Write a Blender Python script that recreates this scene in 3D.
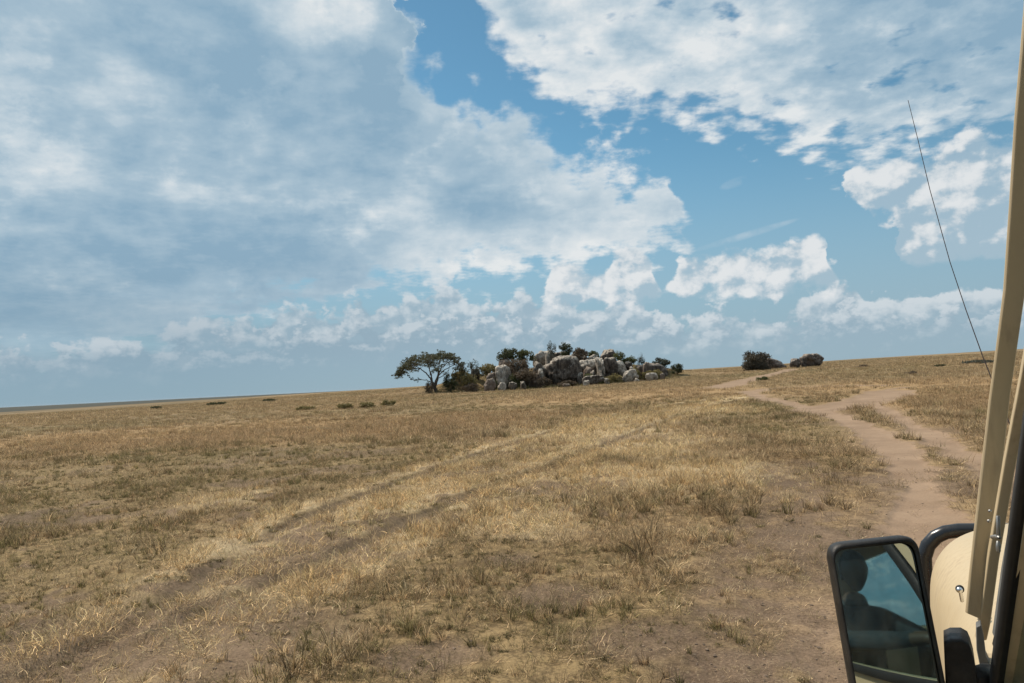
import bpy, bmesh, math, random
import numpy as np
from mathutils import Vector, Matrix
R = math.radians
for o in list(bpy.data.objects): bpy.data.objects.remove(o)
scene = bpy.context.scene
COL = scene.collection

# ------------------------------------------------------------------ camera
W, H, F = 1024, 683, 740.0
CAM_Z = 1.8
PITCH, ROLL = math.atan(40.5 / F), R(2.82)
fw = Vector((0, math.cos(PITCH), math.sin(PITCH)))
rt0 = Vector((1, 0, 0)); up0 = rt0.cross(fw)
rt = rt0 * math.cos(ROLL) - up0 * math.sin(ROLL)
up = up0 * math.cos(ROLL) + rt0 * math.sin(ROLL)
CP = Vector((0, 0, CAM_Z))
cam = bpy.data.objects.new('camera', bpy.data.cameras.new('camera'))
COL.objects.link(cam)
cam.matrix_world = Matrix(((rt.x, up.x, -fw.x, CP.x), (rt.y, up.y, -fw.y, CP.y), (rt.z, up.z, -fw.z, CP.z), (0, 0, 0, 1)))
cam.data.sensor_width = 36; cam.data.lens = F / W * 36
cam.data.clip_start = 0.02; cam.data.clip_end = 60000
scene.camera = cam

def ray(px, py):
    return (fw + rt * ((px - W / 2) / F) - up * ((py - H / 2) / F)).normalized()
def at_depth(px, py, d):            # point at distance d along the camera axis
    return CP + (fw + rt * ((px - W / 2) / F) - up * ((py - H / 2) / F)) * d
def azel(px, py):
    r = ray(px, py); return math.atan2(r.x, r.y), math.asin(r.z)

scene.view_settings.view_transform = 'Standard'
scene.view_settings.look = 'None'
scene.view_settings.exposure = 0.0
scene.view_settings.gamma = 1.0
scene.view_settings.use_curve_mapping = False

# ------------------------------------------------------------------ sun
SUN_EL, SUN_AZ = R(50), R(-50)      # azimuth from +Y towards +X
sd = Vector((math.sin(SUN_AZ) * math.cos(SUN_EL), math.cos(SUN_AZ) * math.cos(SUN_EL), math.sin(SUN_EL)))
sun = bpy.data.lights.new('sun', 'SUN'); sun.energy = 4.8; sun.angle = R(0.6); sun.color = (1, 0.89, 0.75)
so = bpy.data.objects.new('sun', sun); COL.objects.link(so)
so.rotation_euler = sd.to_track_quat('Z', 'Y').to_euler()

# ------------------------------------------------------------------ node expression helper
class E:
    """wraps a socket (or number); arithmetic makes Math nodes"""
    nt = None
    def __init__(s, v): s.v = v
    @staticmethod
    def m(op, *a, clamp=False):
        n = E.nt.nodes.new('ShaderNodeMath'); n.operation = op; n.use_clamp = clamp
        for i, x in enumerate(a):
            x = x.v if isinstance(x, E) else x
            if isinstance(x, (int, float)): n.inputs[i].default_value = x
            else: E.nt.links.new(x, n.inputs[i])
        return E(n.outputs[0])
    def __add__(s, o): return E.m('ADD', s, o)
    __radd__ = __add__
    def __sub__(s, o): return E.m('SUBTRACT', s, o)
    def __rsub__(s, o): return E.m('SUBTRACT', o, s)
    def __mul__(s, o): return E.m('MULTIPLY', s, o)
    __rmul__ = __mul__
    def __truediv__(s, o): return E.m('DIVIDE', s, o)
    def __rtruediv__(s, o): return E.m('DIVIDE', o, s)
    def __neg__(s): return E.m('MULTIPLY', s, -1)
def emax(a, b): return E.m('MAXIMUM', a, b)
def emin(a, b): return E.m('MINIMUM', a, b)
def sstep(x, a, b):
    n = E.nt.nodes.new('ShaderNodeMapRange'); n.interpolation_type = 'SMOOTHSTEP'
    E.nt.links.new(x.v, n.inputs['Value']); n.inputs['From Min'].default_value = a; n.inputs['From Max'].default_value = b
    return E(n.outputs[0])
def lstep(x, a, b, c=0.0, d=1.0):
    n = E.nt.nodes.new('ShaderNodeMapRange')
    E.nt.links.new(x.v, n.inputs['Value']); n.inputs['From Min'].default_value = a; n.inputs['From Max'].default_value = b
    n.inputs['To Min'].default_value = c; n.inputs['To Max'].default_value = d
    return E(n.outputs[0])
def vec(x, y, z=0.0):
    n = E.nt.nodes.new('ShaderNodeCombineXYZ')
    for i, a in enumerate((x, y, z)):
        a = a.v if isinstance(a, E) else a
        if isinstance(a, (int, float)): n.inputs[i].default_value = a
        else: E.nt.links.new(a, n.inputs[i])
    return n.outputs[0]
def noise(v, scale, detail=4, rough=0.5, typ='FBM', lac=2.0, dist=0.0, dim='3D', out=0):
    n = E.nt.nodes.new('ShaderNodeTexNoise'); n.noise_dimensions = dim; n.noise_type = typ
    if typ == 'FBM': n.normalize = True
    E.nt.links.new(v, n.inputs['Vector']); n.inputs['Scale'].default_value = scale
    n.inputs['Detail'].default_value = detail; n.inputs['Roughness'].default_value = rough
    n.inputs['Lacunarity'].default_value = lac; n.inputs['Distortion'].default_value = dist
    return E(n.outputs[out])
def cmix(f, a, b, mode='MIX'):
    n = E.nt.nodes.new('ShaderNodeMix'); n.data_type = 'RGBA'; n.blend_type = mode; n.clamp_factor = True
    f = f.v if isinstance(f, E) else f
    if isinstance(f, (int, float)): n.inputs[0].default_value = f
    else: E.nt.links.new(f, n.inputs[0])
    for i, a_ in ((6, a), (7, b)):
        if isinstance(a_, (tuple, list)): n.inputs[i].default_value = (*a_[:3], 1)
        else: E.nt.links.new(a_, n.inputs[i])
    return n.outputs[2]

# ------------------------------------------------------------------ world: Nishita sky and a cloud field laid out in azimuth and elevation
world = bpy.data.worlds.new("World"); scene.world = world; world.use_nodes = True
def curve(A, pts, lo=0.0, hi=50.0):
    """height of an edge over azimuth, traced as photo points and kept as azimuth/elevation"""
    n = E.nt.nodes.new('ShaderNodeFloatCurve'); c = n.mapping.curves[0]
    P = []
    for px, py in pts:
        a, e = azel(px, py); P.append(((a / math.pi * 180 + 45) / 90, (e / math.pi * 180 - lo) / (hi - lo)))
    P.sort(); P = [(0.0, P[0][1])] + [p for p in P if 0.001 < p[0] < 0.999] + [(1.0, P[-1][1])]
    while len(c.points) > 2: c.points.remove(c.points[-1])
    c.points[0].location = P[0]; c.points[1].location = P[-1]
    for p in P[1:-1]: c.points.new(*p)
    for p in c.points: p.handle_type = 'AUTO_CLAMPED'
    n.mapping.use_clip = False
    n.mapping.update()
    E.nt.links.new(((A + 45.0) * (1 / 90)).v, n.inputs['Value'])
    return E(n.outputs[0]) * (hi - lo) + lo
def build_sky():
    nt = world.node_tree; nt.nodes.clear(); E.nt = nt
    world.cycles.sampling_method = 'MANUAL'; world.cycles.sample_map_resolution = 256
    out = nt.nodes.new('ShaderNodeOutputWorld'); bg = nt.nodes.new('ShaderNodeBackground')
    bg.inputs['Strength'].default_value = 0.1
    sky = nt.nodes.new('ShaderNodeTexSky'); sky.sky_type = 'NISHITA'; sky.sun_disc = False
    sky.sun_elevation = SUN_EL; sky.sun_rotation = SUN_AZ; sky.altitude = 1500
    sky.air_density = 1.0; sky.dust_density = 0.6; sky.ozone_density = 1.5
    tc = nt.nodes.new('ShaderNodeTexCoord'); g = tc.outputs['Generated']
    sp = nt.nodes.new('ShaderNodeSeparateXYZ'); nt.links.new(g, sp.inputs[0])
    x, y, z = (E(sp.outputs[i]) for i in range(3))
    DEG = math.pi / 180
    az = E.m('ARCTAN2', x, y) / DEG; el = E.m('ARCSINE', z) / DEG
    k = (1 / F) / DEG
    def blobs(lst, A, B):
        acc = None
        for (px, py, rx, ry, wgt) in lst:
            a0, e0 = azel(px, py)
            p = (A - a0 / DEG) * (1 / (rx * k)); q = (B - e0 / DEG) * (1 / (ry * k))
            d = E.m('MULTIPLY', emax(1.0 - (p * p + q * q), 0.0), wgt)
            acc = d if acc is None else acc + d
        return acc
    inv = 1.0 / (z + 0.14)
    lay = vec(x * inv, y * inv)                      # flat cloud layer seen in perspective
    av = vec(az, el * 1.2)
    nl = noise(av, 0.10, 2, 0.5)                     # broad
    nm = noise(av, 0.34, 5, 0.55)                     # lumps and their edges
    L1 = noise(lay, 3.2, 7, 0.57); L2 = noise(lay, 13.0, 4, 0.5)
    wa = az + (nl - 0.5) * 9.0 + (nm - 0.5) * 7.0
    # ---- left bank: between an upper right edge and a lower edge
    tB = curve(wa, [(-40, -160), (180, -160), (385, -150), (402, 5), (425, 62), (500, 92), (540, 125), (575, 142), (615, 146), (650, 146), (664, 190), (690, 255), (730, 330), (800, 380), (1024, 380)], 0, 60)
    bB = curve(az, [(-40, 420), (60, 400), (160, 365), (240, 335), (320, 312), (400, 296), (500, 286), (600, 280), (650, 262), (700, 250), (800, 250), (1024, 250)])
    dB = emin((tB - el) * 0.8, (el - bB) * 1.1) * 0.26 + (nm - 0.5) * 3.0 + (L1 - 0.5) * 2.6 + (L2 - 0.5) * 1.0
    aB = sstep(dB, -0.05, 0.75)
    # ---- right bank of broken cells
    bA = curve(az + (nl - 0.5) * 3.0, [(-40, -300), (300, -300), (455, -120), (478, 8), (515, 70), (560, 108), (640, 118), (700, 128), (780, 134), (830, 158), (900, 158), (960, 140), (1024, 130)], 0, 60)
    dA = (el - bA) * 0.26 + (L2 - 0.5) * 2.3 + (nm - 0.5) * 1.5 + (L1 - 0.5) * 1.4
    dA = emin(dA, 0.95 + (L2 - 0.5) * 3.2 + (L1 - 0.5) * 3.0)
    aA = sstep(dA, -0.2, 0.65)
    L2b = noise(lay, 8.0, 5, 0.55, out=0)
    cellsh = (L2b - 0.5) * 1.4 * aA
    # ---- brightness inside the banks
    nb = noise(vec(az * 0.7, el * 1.2, 3.0), 0.17, 7, 0.60)
    crisp = sstep(noise(vec(az, el * 1.3, 7.0), 0.16, 6, 0.62), 0.53, 0.64)
    lb = blobs([(0, 90, 90, 170, .06), (115, 90, 60, 30, .22), (320, 10, 80, 40, .36), (540, 255, 190, 45, .28), (600, 180, 90, 50, .16), (640, 70, 230, 80, .12), (150, 195, 170, 26, .12)], az, el)
    db = blobs([(190, 50, 120, 80, .10), (150, 262, 330, 60, .16), (990, 10, 170, 110, .30), (330, 110, 190, 70, .10), (800, 20, 200, 60, .10)], az, el)
    rim = sstep(emin(dA, 9.0) * aA + dB * aB, 1.6, 0.1)
    br = (nb - 0.5) * 1.6 + (L1 - 0.5) * 0.9 + (L2 - 0.5) * 0.5 + (nm - .5) * 0.45 + lb * 1.35 - db * 1.5 + rim * 0.36 + crisp * 0.17 + 0.29 + cellsh + aA * 0.16
    br = lstep(br, 0.0, 1.0)
    ramp = nt.nodes.new('ShaderNodeValToRGB'); nt.links.new(br.v, ramp.inputs[0]); cr = ramp.color_ramp
    cr.elements[0].position = 0.0; cr.elements[0].color = (0.265, 0.41, 0.535, 1)
    cr.elements[1].position = 1.0; cr.elements[1].color = (0.78, 0.81, 0.82, 1)
    e = cr.elements.new(0.38); e.color = (0.385, 0.515, 0.615, 1)
    e = cr.elements.new(0.65); e.color = (0.55, 0.645, 0.71, 1)
    # ---- cumulus rows: base and top edge over azimuth
    pf = noise(av, 0.36, 5, 0.54) ; pf2 = noise(vec(az - 0.6, (el + 0.9) * 1.2), 0.36, 5, 0.54)
    cz = az + (pf - 0.5) * 2.2
    t1 = curve(cz, [(-40, 325), (500, 325), (545, 290), (560, 266), (600, 268), (620, 254), (648, 258), (662, 292), (672, 284), (688, 256), (730, 250), (775, 248), (800, 238), (826, 242), (842, 285), (846, 190), (862, 168), (915, 160), (945, 150), (985, 138), (1024, 130)])
    b1 = curve(cz, [(-40, 275), (500, 275), (545, 300), (600, 306), (650, 306), (668, 290), (700, 292), (800, 292), (838, 290), (846, 192), (870, 208), (893, 222), (900, 256), (940, 262), (980, 262), (1024, 260)])
    d1 = emin((t1 - el) * 0.8, (el - b1) * 0.7) * 0.75 + (pf - 0.5) * 2.4 + 0.18
    a1 = sstep(d1, -0.03, 0.36)
    u1 = (t1 - el) * 0.11
    t2 = curve(az, [(-40, 350), (100, 345), (160, 338), (220, 312), (260, 312), (300, 300), (340, 306), (400, 296), (445, 286), (475, 306), (520, 292), (570, 300), (630, 300), (670, 312), (735, 314), (780, 308), (815, 286), (850, 280), (868, 302), (920, 298), (960, 288), (1024, 290)])
    d2 = (t2 - el) * 0.42 + (pf - 0.5) * 3.6
    a2 = sstep(d2, 0.0, 0.3)
    u2 = (t2 - el) * 0.20
    pk = noise(vec(az + 40, el * 1.3), 0.55, 5, 0.6); pk2 = noise(vec(az + 39.6, (el + 0.6) * 1.3), 0.55, 5, 0.6)
    t3 = curve(az, [(-40, 352), (60, 350), (150, 340), (240, 335), (330, 325), (420, 318), (520, 322), (600, 318), (680, 322), (760, 325), (840, 310), (920, 312), (1024, 308)])
    d3 = (t3 - el) * 0.45 + (pk - 0.5) * 4.2
    a3 = sstep(d3, 0.0, 0.35)
    l3 = sstep((pk - pk2) * 4.0 - (t3 - el) * 0.30 + 0.55, 0.0, 1.0)
    c3 = cmix(l3, (0.31, 0.425, 0.51), (0.60, 0.665, 0.71))
    pg = noise(av, 0.95, 4, 0.5); pg2 = noise(vec(az - 0.35, (el + 0.5) * 1.2), 0.95, 4, 0.5)
    lit = (pf - pf2) * 3.4 + (pg - pg2) * 1.1
    l1 = sstep(lit - u1 + 0.70, 0.0, 1.0); l2 = sstep(lit - u2 + 0.62, 0.0, 1.0)
    c1 = cmix(l1, (0.42, 0.53, 0.61), (0.76, 0.785, 0.80))
    c2 = cmix(l2, (0.34, 0.455, 0.54), (0.66, 0.71, 0.745))
    def ten(c):
        n = nt.nodes.new('ShaderNodeVectorMath'); n.operation = 'SCALE'; nt.links.new(c, n.inputs[0]); n.inputs['Scale'].default_value = 10; return n.outputs[0]
    # ---- base sky, paler to the horizon
    skyc = nt.nodes.new('ShaderNodeMix'); skyc.data_type = 'RGBA'; skyc.blend_type = 'MULTIPLY'; skyc.inputs[0].default_value = 1
    nt.links.new(sky.outputs[0], skyc.inputs[6]); skyc.inputs[7].default_value = (*SKY_TINT, 1)
    T = lambda *c: tuple(10 * q for q in c)
    base = cmix(sstep(el, 19.0, 0.5) * 0.92, skyc.outputs[2], T(0.30, 0.41, 0.51))
    wisp = blobs([(745, 241, 52, 4, 1.0), (735, 187, 15, 5, 0.6), (505, 281, 60, 5, 1.2)], az, el - (az - 16.0) * 0.2)
    base = cmix(lstep(wisp * (nm - 0.36) * 3.4, 0.0, 1.0), base, T(0.50, 0.61, 0.69))
    col = cmix(aB * sstep(el, 0.5, 6.5) * 0.98, base, ten(ramp.outputs[0]))
    col = cmix(aA * 0.97, col, ten(ramp.outputs[0]))
    col = cmix(a2 * sstep(el, 0.0, 4.5) * 0.85, col, ten(c2))
    col = cmix(a3 * sstep(el, 0.3, 4.0) * 0.8, col, ten(c3))
    col = cmix(a1 * lstep(l1, 0.0, 0.45, 0.62, 0.97), col, ten(c1))
    # rain shade low on the left, thin streaks through it
    veil = sstep(az, 2, -30) * sstep(el, 13, 3)
    st = sstep(noise(vec(az * 0.3, el * 1.8), 0.25, 6, 0.55), 0.48, 0.66) * sstep(el, 1.5, 5) * sstep(el, 15, 6)
    col = cmix(veil * (1.0 - st * 0.7) * 0.5, col, T(0.215, 0.335, 0.43))
    col = cmix(sstep(el, 0.0, -1.0), col, (0.9, 1.0, 0.95))
    nt.links.new(col, bg.inputs['Color']); nt.links.new(bg.outputs[0], out.inputs[0])
SKY_TINT = (0.80, 1.18, 1.08)
build_sky()

# ------------------------------------------------------------------ numpy noise
rs = np.random.RandomState(7)
_perm = rs.rand(256, 256)
def vnoise(x, y):
    xi = np.floor(x).astype(np.int64); yi = np.floor(y).astype(np.int64)
    fx = x - xi; fy = y - yi
    fx = fx * fx * (3 - 2 * fx); fy = fy * fy * (3 - 2 * fy)
    g = lambda a, b: _perm[a & 255, b & 255]
    return (g(xi, yi) * (1 - fx) + g(xi + 1, yi) * fx) * (1 - fy) + (g(xi, yi + 1) * (1 - fx) + g(xi + 1, yi + 1) * fx) * fy
def fbm(x, y, s, o=4, r=0.5, seed=0.0):
    t = 0; a = 1; n = 0; c, q = math.cos(0.6), math.sin(0.6)
    x = x * s + seed * 17.3; y = y * s + seed * 9.7
    for i in range(o):
        t = t + a * vnoise(x, y); n += a; a *= r
        x, y = (x * c - y * q) * 2.03 + 3.1, (x * q + y * c) * 2.03 + 1.7
    return t / n
def ss(x, a, b):
    t = np.clip((x - a) / (b - a), 0, 1); return t * t * (3 - 2 * t)

# ------------------------------------------------------------------ terrain height
KX, KY = 9.0, 152.0                     # centre of the kopje
def base_h(x, y):
    D = np.sqrt(x * x + y * y) + 1e-6
    s = x / D
    H3 = np.interp(s, [-1, -0.58, -0.38, -0.15, 0.05, 0.25, 0.42, 0.58, 1], [-1.5, -0.8, 0.5, 1.75, 2.6, 3.5, 4.0, 4.1, 3.5])
    H3 = np.where(y < 0, H3 * np.clip(1 + y / 40, 0, 1), H3)
    t = np.minimum(D, 300) / 300
    h = H3 * t ** 1.35
    h = h + 1.2 * ss(D, 200, 520) * ss(s, 0.36, 0.6)          # far rise on the right
    h = h - (18 + H3) * ss(D, 420, 1500) + 10 * ss(D, 2500, 9000) * ss(-s, 0.1, 0.6)
    h = h + (fbm(x, y, 0.02, 3) - 0.5) * 0.5 * ss(D, 20, 120) + (fbm(x, y, 0.006, 3, seed=3) - 0.5) * 9 * ss(D, 900, 3000)
    h = h - 0.75 * np.exp(-((x - KX + 4) / 34.0) ** 2 - ((y - 141) / 26.0) ** 2)
    # mound under the kopje
    u = (x - KX) / 24.5
    bell = np.exp(-(np.abs(u) ** 2.6)) * ss(y + 1.2 * np.sin(x * 0.4), 146.5, 156) * (1 - ss(y, 162, 182))
    h = h + 4.1 * bell * (0.8 + 0.5 * fbm(x, y, 0.12, 3, seed=5))
    return h
def ground_at(px, py, hfun=None):
    hfun = hfun or base_h
    r = ray(px, py); p = CP.copy(); t = 1.0
    while t < 20000:
        q = CP + r * t
        if q.z < float(hfun(np.array(q.x), np.array(q.y))):
            a, b = t / 1.03, t
            for _ in range(18):
                m = (a + b) / 2; q = CP + r * m
                if q.z < float(hfun(np.array(q.x), np.array(q.y))): b = m
                else: a = m
            q = CP + r * b; return q.x, q.y
        t *= 1.03
    q = CP + r * 250; return q.x, q.y

# ------------------------------------------------------------------ tracks: centre lines laid on the plain
def line(pts): return [ground_at(*p) for p in pts]
def smooth_line(P, n=4):
    out = []
    for i in range(len(P) - 1):
        p0 = P[max(i - 1, 0)]; p1 = P[i]; p2 = P[i + 1]; p3 = P[min(i + 2, len(P) - 1)]
        for k in range(n):
            t = k / n
            out.append(tuple(0.5 * ((2 * p1[j]) + (-p0[j] + p2[j]) * t + (2 * p0[j] - 5 * p1[j] + 4 * p2[j] - p3[j]) * t * t + (-p0[j] + 3 * p1[j] - 3 * p2[j] + p3[j]) * t ** 3) for j in (0, 1)))
    out.append(P[-1]); return out
def dist_line(x, y, P):
    d = np.full(x.shape, 1e9)
    for (ax, ay), (bx, by) in zip(P[:-1], P[1:]):
        vx, vy = bx - ax, by - ay; L = vx * vx + vy * vy + 1e-9
        t = np.clip(((x - ax) * vx + (y - ay) * vy) / L, 0, 1)
        d = np.minimum(d, (x - ax - t * vx) ** 2 + (y - ay - t * vy) ** 2)
    return np.sqrt(d)
ROAD_L = smooth_line(line([(930, 640), (932, 560), (925, 510), (911, 467), (884, 439), (851, 421), (816, 410), (786, 402), (761, 397), (748, 391)]))
ROAD_R = smooth_line(line([(1150, 560), (1060, 500), (980, 464), (933, 436), (900, 419), (876, 405), (872, 397), (886, 390), (905, 387)]))
ROAD_M = smooth_line(line([(816, 409), (850, 404), (872, 399), (890, 391)]))
ROAD_F = smooth_line(line([(716, 388), (740, 382), (761, 377), (779, 373), (792, 369)]))
ROAD_G = smooth_line(line([(748, 392), (775, 388), (820, 386), (890, 385)]))
NEAR_L = smooth_line(line([(745, 760), (757, 640), (768, 570), (778, 515), (788, 482), (796, 462)]))
RUT_A = smooth_line(line([(-40, 700), (70, 655), (160, 605), (225, 560), (293, 521), (392, 484), (483, 452), (575, 425), (657, 407), (735, 396)]))
RUT_B = smooth_line(line([(20, 700), (115, 648), (183, 617), (236, 594), (312, 562), (399, 524), (470, 493), (540, 468), (620, 438), (690, 412), (745, 398)]))
MID_AB = [((a[0] + b[0]) / 2, (a[1] + b[1]) / 2) for a, b in zip(RUT_A[4:], RUT_B[8:])]
PATCH = [ground_at(*p) for p in [(240, 635), (425, 655), (560, 595), (60, 640), (165, 655), (640, 640), (505, 560)]]
PATCH_R = [0.45, 0.45, 0.5, 0.5, 0.45, 0.55, 0.4]
GREEN = [(ground_at(*p), r) for p, r in [((795, 428), 2.3), ((800, 405), 3.0), ((150, 470), 8.0), ((60, 560), 1.9), ((300, 470), 5), ((560, 400), 12.0), ((470, 395), 10.0), ((30, 500), 4), ((80, 600), 1.6), ((180, 560), 1.4), ((575, 560), .55), ((810, 372), 22), ((90, 620), 1.0)]]
REDDRY = [(ground_at(*p), r) for p, r in [((200, 433), 11.0), ((60, 440), 9.0), ((330, 430), 9.0), ((450, 420), 8.0), ((620, 395), 14), ((930, 385), 12), ((960, 400), 7)]]
PALE = [(ground_at(*p), r) for p, r in [((700, 475), 1.7), ((620, 480), 1.8), ((750, 470), 1.0), ((590, 432), 3.0), ((620, 420), 3.0), ((640, 450), 1.6), ((330, 575), .6), ((690, 440), 1.2), ((520, 520), 1.0), ((370, 505), .9), ((710, 410), 3), ((250, 540), .7), ((220, 500), 0.9)]]

def masks(x, y):
    D = np.sqrt(x * x + y * y)
    n1 = fbm(x, y, 0.9, 4, seed=1); n2 = fbm(x, y, 3.5, 3, seed=2); n3 = fbm(x, y, 0.12, 4, seed=4)
    wob = (n1 - 0.5) * 0.55 + (n2 - 0.5) * 0.35
    dL = dist_line(x, y, ROAD_L); dR = dist_line(x, y, ROAD_R); dM = dist_line(x, y, ROAD_M); dF = dist_line(x, y, ROAD_F); dG = dist_line(x, y, ROAD_G)
    road = np.maximum.reduce([1 - ss(dL + wob, 0.25, 0.52), 1 - ss(dR + wob, 0.17, 0.42), 0.85 * (1 - ss(dM + wob * 1.5, 0.8, 1.9)),
                              0.9 * (1 - ss(dF + wob * 3, 0.8, 2.2)), 0.6 * (1 - ss(dG + wob * 3, 0.5, 1.8)), 0.42 * (1 - ss(np.minimum(dL, dR + .1) + wob * 1.8, 0.4, 1.3))])
    dN = dist_line(x, y, NEAR_L)
    near = (1 - ss(dN + wob * 1.2, 0.22, 0.75)) * (0.5 + 0.75 * ss(n2, 0.35, 0.6))
    # the broad trampled shoulder between the near strip and the road
    side = (1 - ss(dist_line(x, y, [(p[0] + 0.95, p[1]) for p in NEAR_L]) + wob, 0.5, 1.15)) * ss(-D, -14, -8)
    near = np.maximum(near, side * (0.35 + 0.8 * ss(n1 + (n2 - .5) * .5, 0.38, 0.62)))
    dA = dist_line(x, y, RUT_A); dB = dist_line(x, y, RUT_B)
    rut = np.maximum(1 - ss(dA + wob * 0.5, 0.08, 0.27), 1 - ss(dB + wob * 0.5, 0.08, 0.27))
    wide = np.maximum(1 - ss(dA + wob * .6, 0.10, 0.30), 1 - ss(dB + wob * .6, 0.10, 0.30)) * (0.5 + 0.6 * ss(fbm(x, y, 0.7, 3, seed=8), 0.36, 0.56)) * (0.25 + 0.6 * ss(D, 6, 10)) * (0.55 + 0.6 * ss(n2, 0.4, 0.6))
    rutm = rut * (0.6 + 0.6 * ss(fbm(x, y, 0.7, 3, seed=8), 0.36, 0.56)) * (0.3 + 0.7 * ss(D, 6, 10))
    pale = np.maximum(np.maximum.reduce([1 - ss(dist_line(x, y, MID_AB) + wob * 0.6, 0.25, 0.75), 1 - ss(np.abs(dA - 0.42) + wob * .5, 0.1, 0.35), 1 - ss(np.abs(dB - 0.42) + wob * .5, 0.12, 0.42)]), 0.9 * (1 - ss(np.abs(dB - 0.65) + wob * .6, 0.15, 0.5)) * ss(n3, .35, .55)) * (1 - rut)
    pale = pale * (0.35 + 0.8 * ss(n1, 0.38, 0.6))
    for (c, r) in PALE:
        pale = np.maximum(pale, (1 - ss(np.hypot((x - c[0]), (y - c[1]) * 0.6) / r + wob * 0.8, 0.35, 1.1)) * 0.9)
    bare = ss(fbm(x, y, 0.55, 4, seed=11) + (n2 - 0.5) * 0.35, 0.56, 0.68) * ss(-D, -40, -10)
    q_ = 1 - ss(np.hypot((x + 2.9) / 1.9, (y - 5.6) / 1.5) + wob * 0.5, 0.6, 1.15)     # dark trampled soil at the near left
    bare = np.maximum(bare, q_ * (0.45 + 0.55 * ss(n1, 0.40, 0.52)))
    for (c, r) in zip(PATCH, PATCH_R):
        bare = np.maximum(bare, 1 - ss(np.hypot(x - c[0], y - c[1]) / r + wob * 1.1, 0.5, 1.1))
    green = 0.55 * ss(n3 + (n1 - 0.5) * 0.5, 0.50, 0.68) + 0.25 * ss(fbm(x, y, .03, 3, seed=9), .5, .7)
    green = np.maximum(green, 0.85 * (1 - ss(np.hypot((x - KX - 1) / 30.0, (y - KY + 2) / 13.0) + wob * 0.25, 0.7, 1.1)))
    for (c, r) in GREEN:
        green = np.maximum(green, (1 - ss(np.hypot(x - c[0], (y - c[1]) * 0.75) / r + wob * 0.7, 0.4, 1.2)) * 0.9)
    red = 0.35 * ss(fbm(x, y, 0.05, 4, seed=6), 0.45, 0.7)
    for (c, r) in REDDRY:
        red = np.maximum(red, (1 - ss(np.hypot(x - c[0], (y - c[1]) * 0.8) / r + wob * 0.5, 0.4, 1.2)))
    green = green * (1 - pale * 0.9) * (1 - red * 0.75)
    verge = 1 - ss(np.minimum(dL, dR) + wob, 0.7, 1.5)
    return dict(verge=verge, wide=wide, road=road, near=np.clip(near, 0, 1), rut=rutm, rawrut=rut, pale=np.clip(pale, 0, 1), bare=bare, green=np.clip(green, 0, 1), red=np.clip(red, 0, 1), D=D, n1=n1, n2=n2)

def full_h(x, y, M):
    h = base_h(x, y)
    near = 1 - ss(M['D'], 40, 120)
    h = h - 0.055 * M['rawrut'] - 0.045 * M['road'] * near - 0.025 * M['near']
    h = h + ((fbm(x, y, 1.3, 4, seed=12) - 0.5) * 0.085 + (fbm(x, y, 7.0, 3, seed=13) - 0.5) * 0.030) * near * (1 - 0.7 * M['road'])
    return h

# ------------------------------------------------------------------ object helpers
def link(name, me, parent=None):
    o = bpy.data.objects.new(name, me); COL.objects.link(o)
    if parent is not None: o.parent = parent
    return o
def props(o, label=None, cat=None, group=None, kind=None):
    if label: o['label'] = label
    if cat: o['category'] = cat
    if group: o['group'] = group
    if kind: o['kind'] = kind
    return o
def np_mesh(name, V, Fq=None, Ft=None, mats=(), smooth=True):
    """V (n,3), quads (m,4), tris (k,3)"""
    me = bpy.data.meshes.new(name)
    nq = 0 if Fq is None else len(Fq); nt_ = 0 if Ft is None else len(Ft)
    idx = np.concatenate(([] if Fq is None else [np.asarray(Fq).ravel()]) + ([] if Ft is None else [np.asarray(Ft).ravel()])).astype(np.int32)
    me.vertices.add(len(V)); me.vertices.foreach_set('co', np.asarray(V, np.float32).ravel())
    me.loops.add(len(idx)); me.loops.foreach_set('vertex_index', idx)
    st = np.concatenate([np.arange(nq) * 4, nq * 4 + np.arange(nt_) * 3]).astype(np.int32)
    me.polygons.add(nq + nt_); me.polygons.foreach_set('loop_start', st)
    me.polygons.foreach_set('use_smooth', np.full(nq + nt_, smooth))
    me.update(calc_edges=True)
    for m in mats: me.materials.append(m)
    return me
def fattr(me, name, arr, typ='FLOAT', dom='POINT'):
    a = me.attributes.new(name, typ, dom)
    a.data.foreach_set({'FLOAT': 'value', 'INT': 'value', 'FLOAT_VECTOR': 'vector', 'FLOAT_COLOR': 'color'}[typ], np.asarray(arr).ravel())

def new_mat(name):
    m = bpy.data.materials.new(name); m.use_nodes = True; nt = m.node_tree; nt.nodes.clear(); E.nt = nt
    out = nt.nodes.new('ShaderNodeOutputMaterial'); b = nt.nodes.new('ShaderNodeBsdfPrincipled')
    nt.links.new(b.outputs[0], out.inputs[0]); return m, nt, b, out
def attr(name, typ='GEOMETRY', out='Fac'):
    n = E.nt.nodes.new('ShaderNodeAttribute'); n.attribute_name = name; n.attribute_type = typ
    return E(n.outputs[out]) if out == 'Fac' else n.outputs[out]
def objco():
    return E.nt.nodes.new('ShaderNodeTexCoord').outputs['Object']
def bump(h, strength=0.5, dist=0.02):
    n = E.nt.nodes.new('ShaderNodeBump'); E.nt.links.new(h.v, n.inputs['Height']); n.inputs['Strength'].default_value = strength; n.inputs['Distance'].default_value = dist
    return n.outputs[0]
def setc(sock, c):
    if isinstance(c, (tuple, list)): sock.default_value = (*c[:3], 1)
    else: E.nt.links.new(c, sock)

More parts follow.
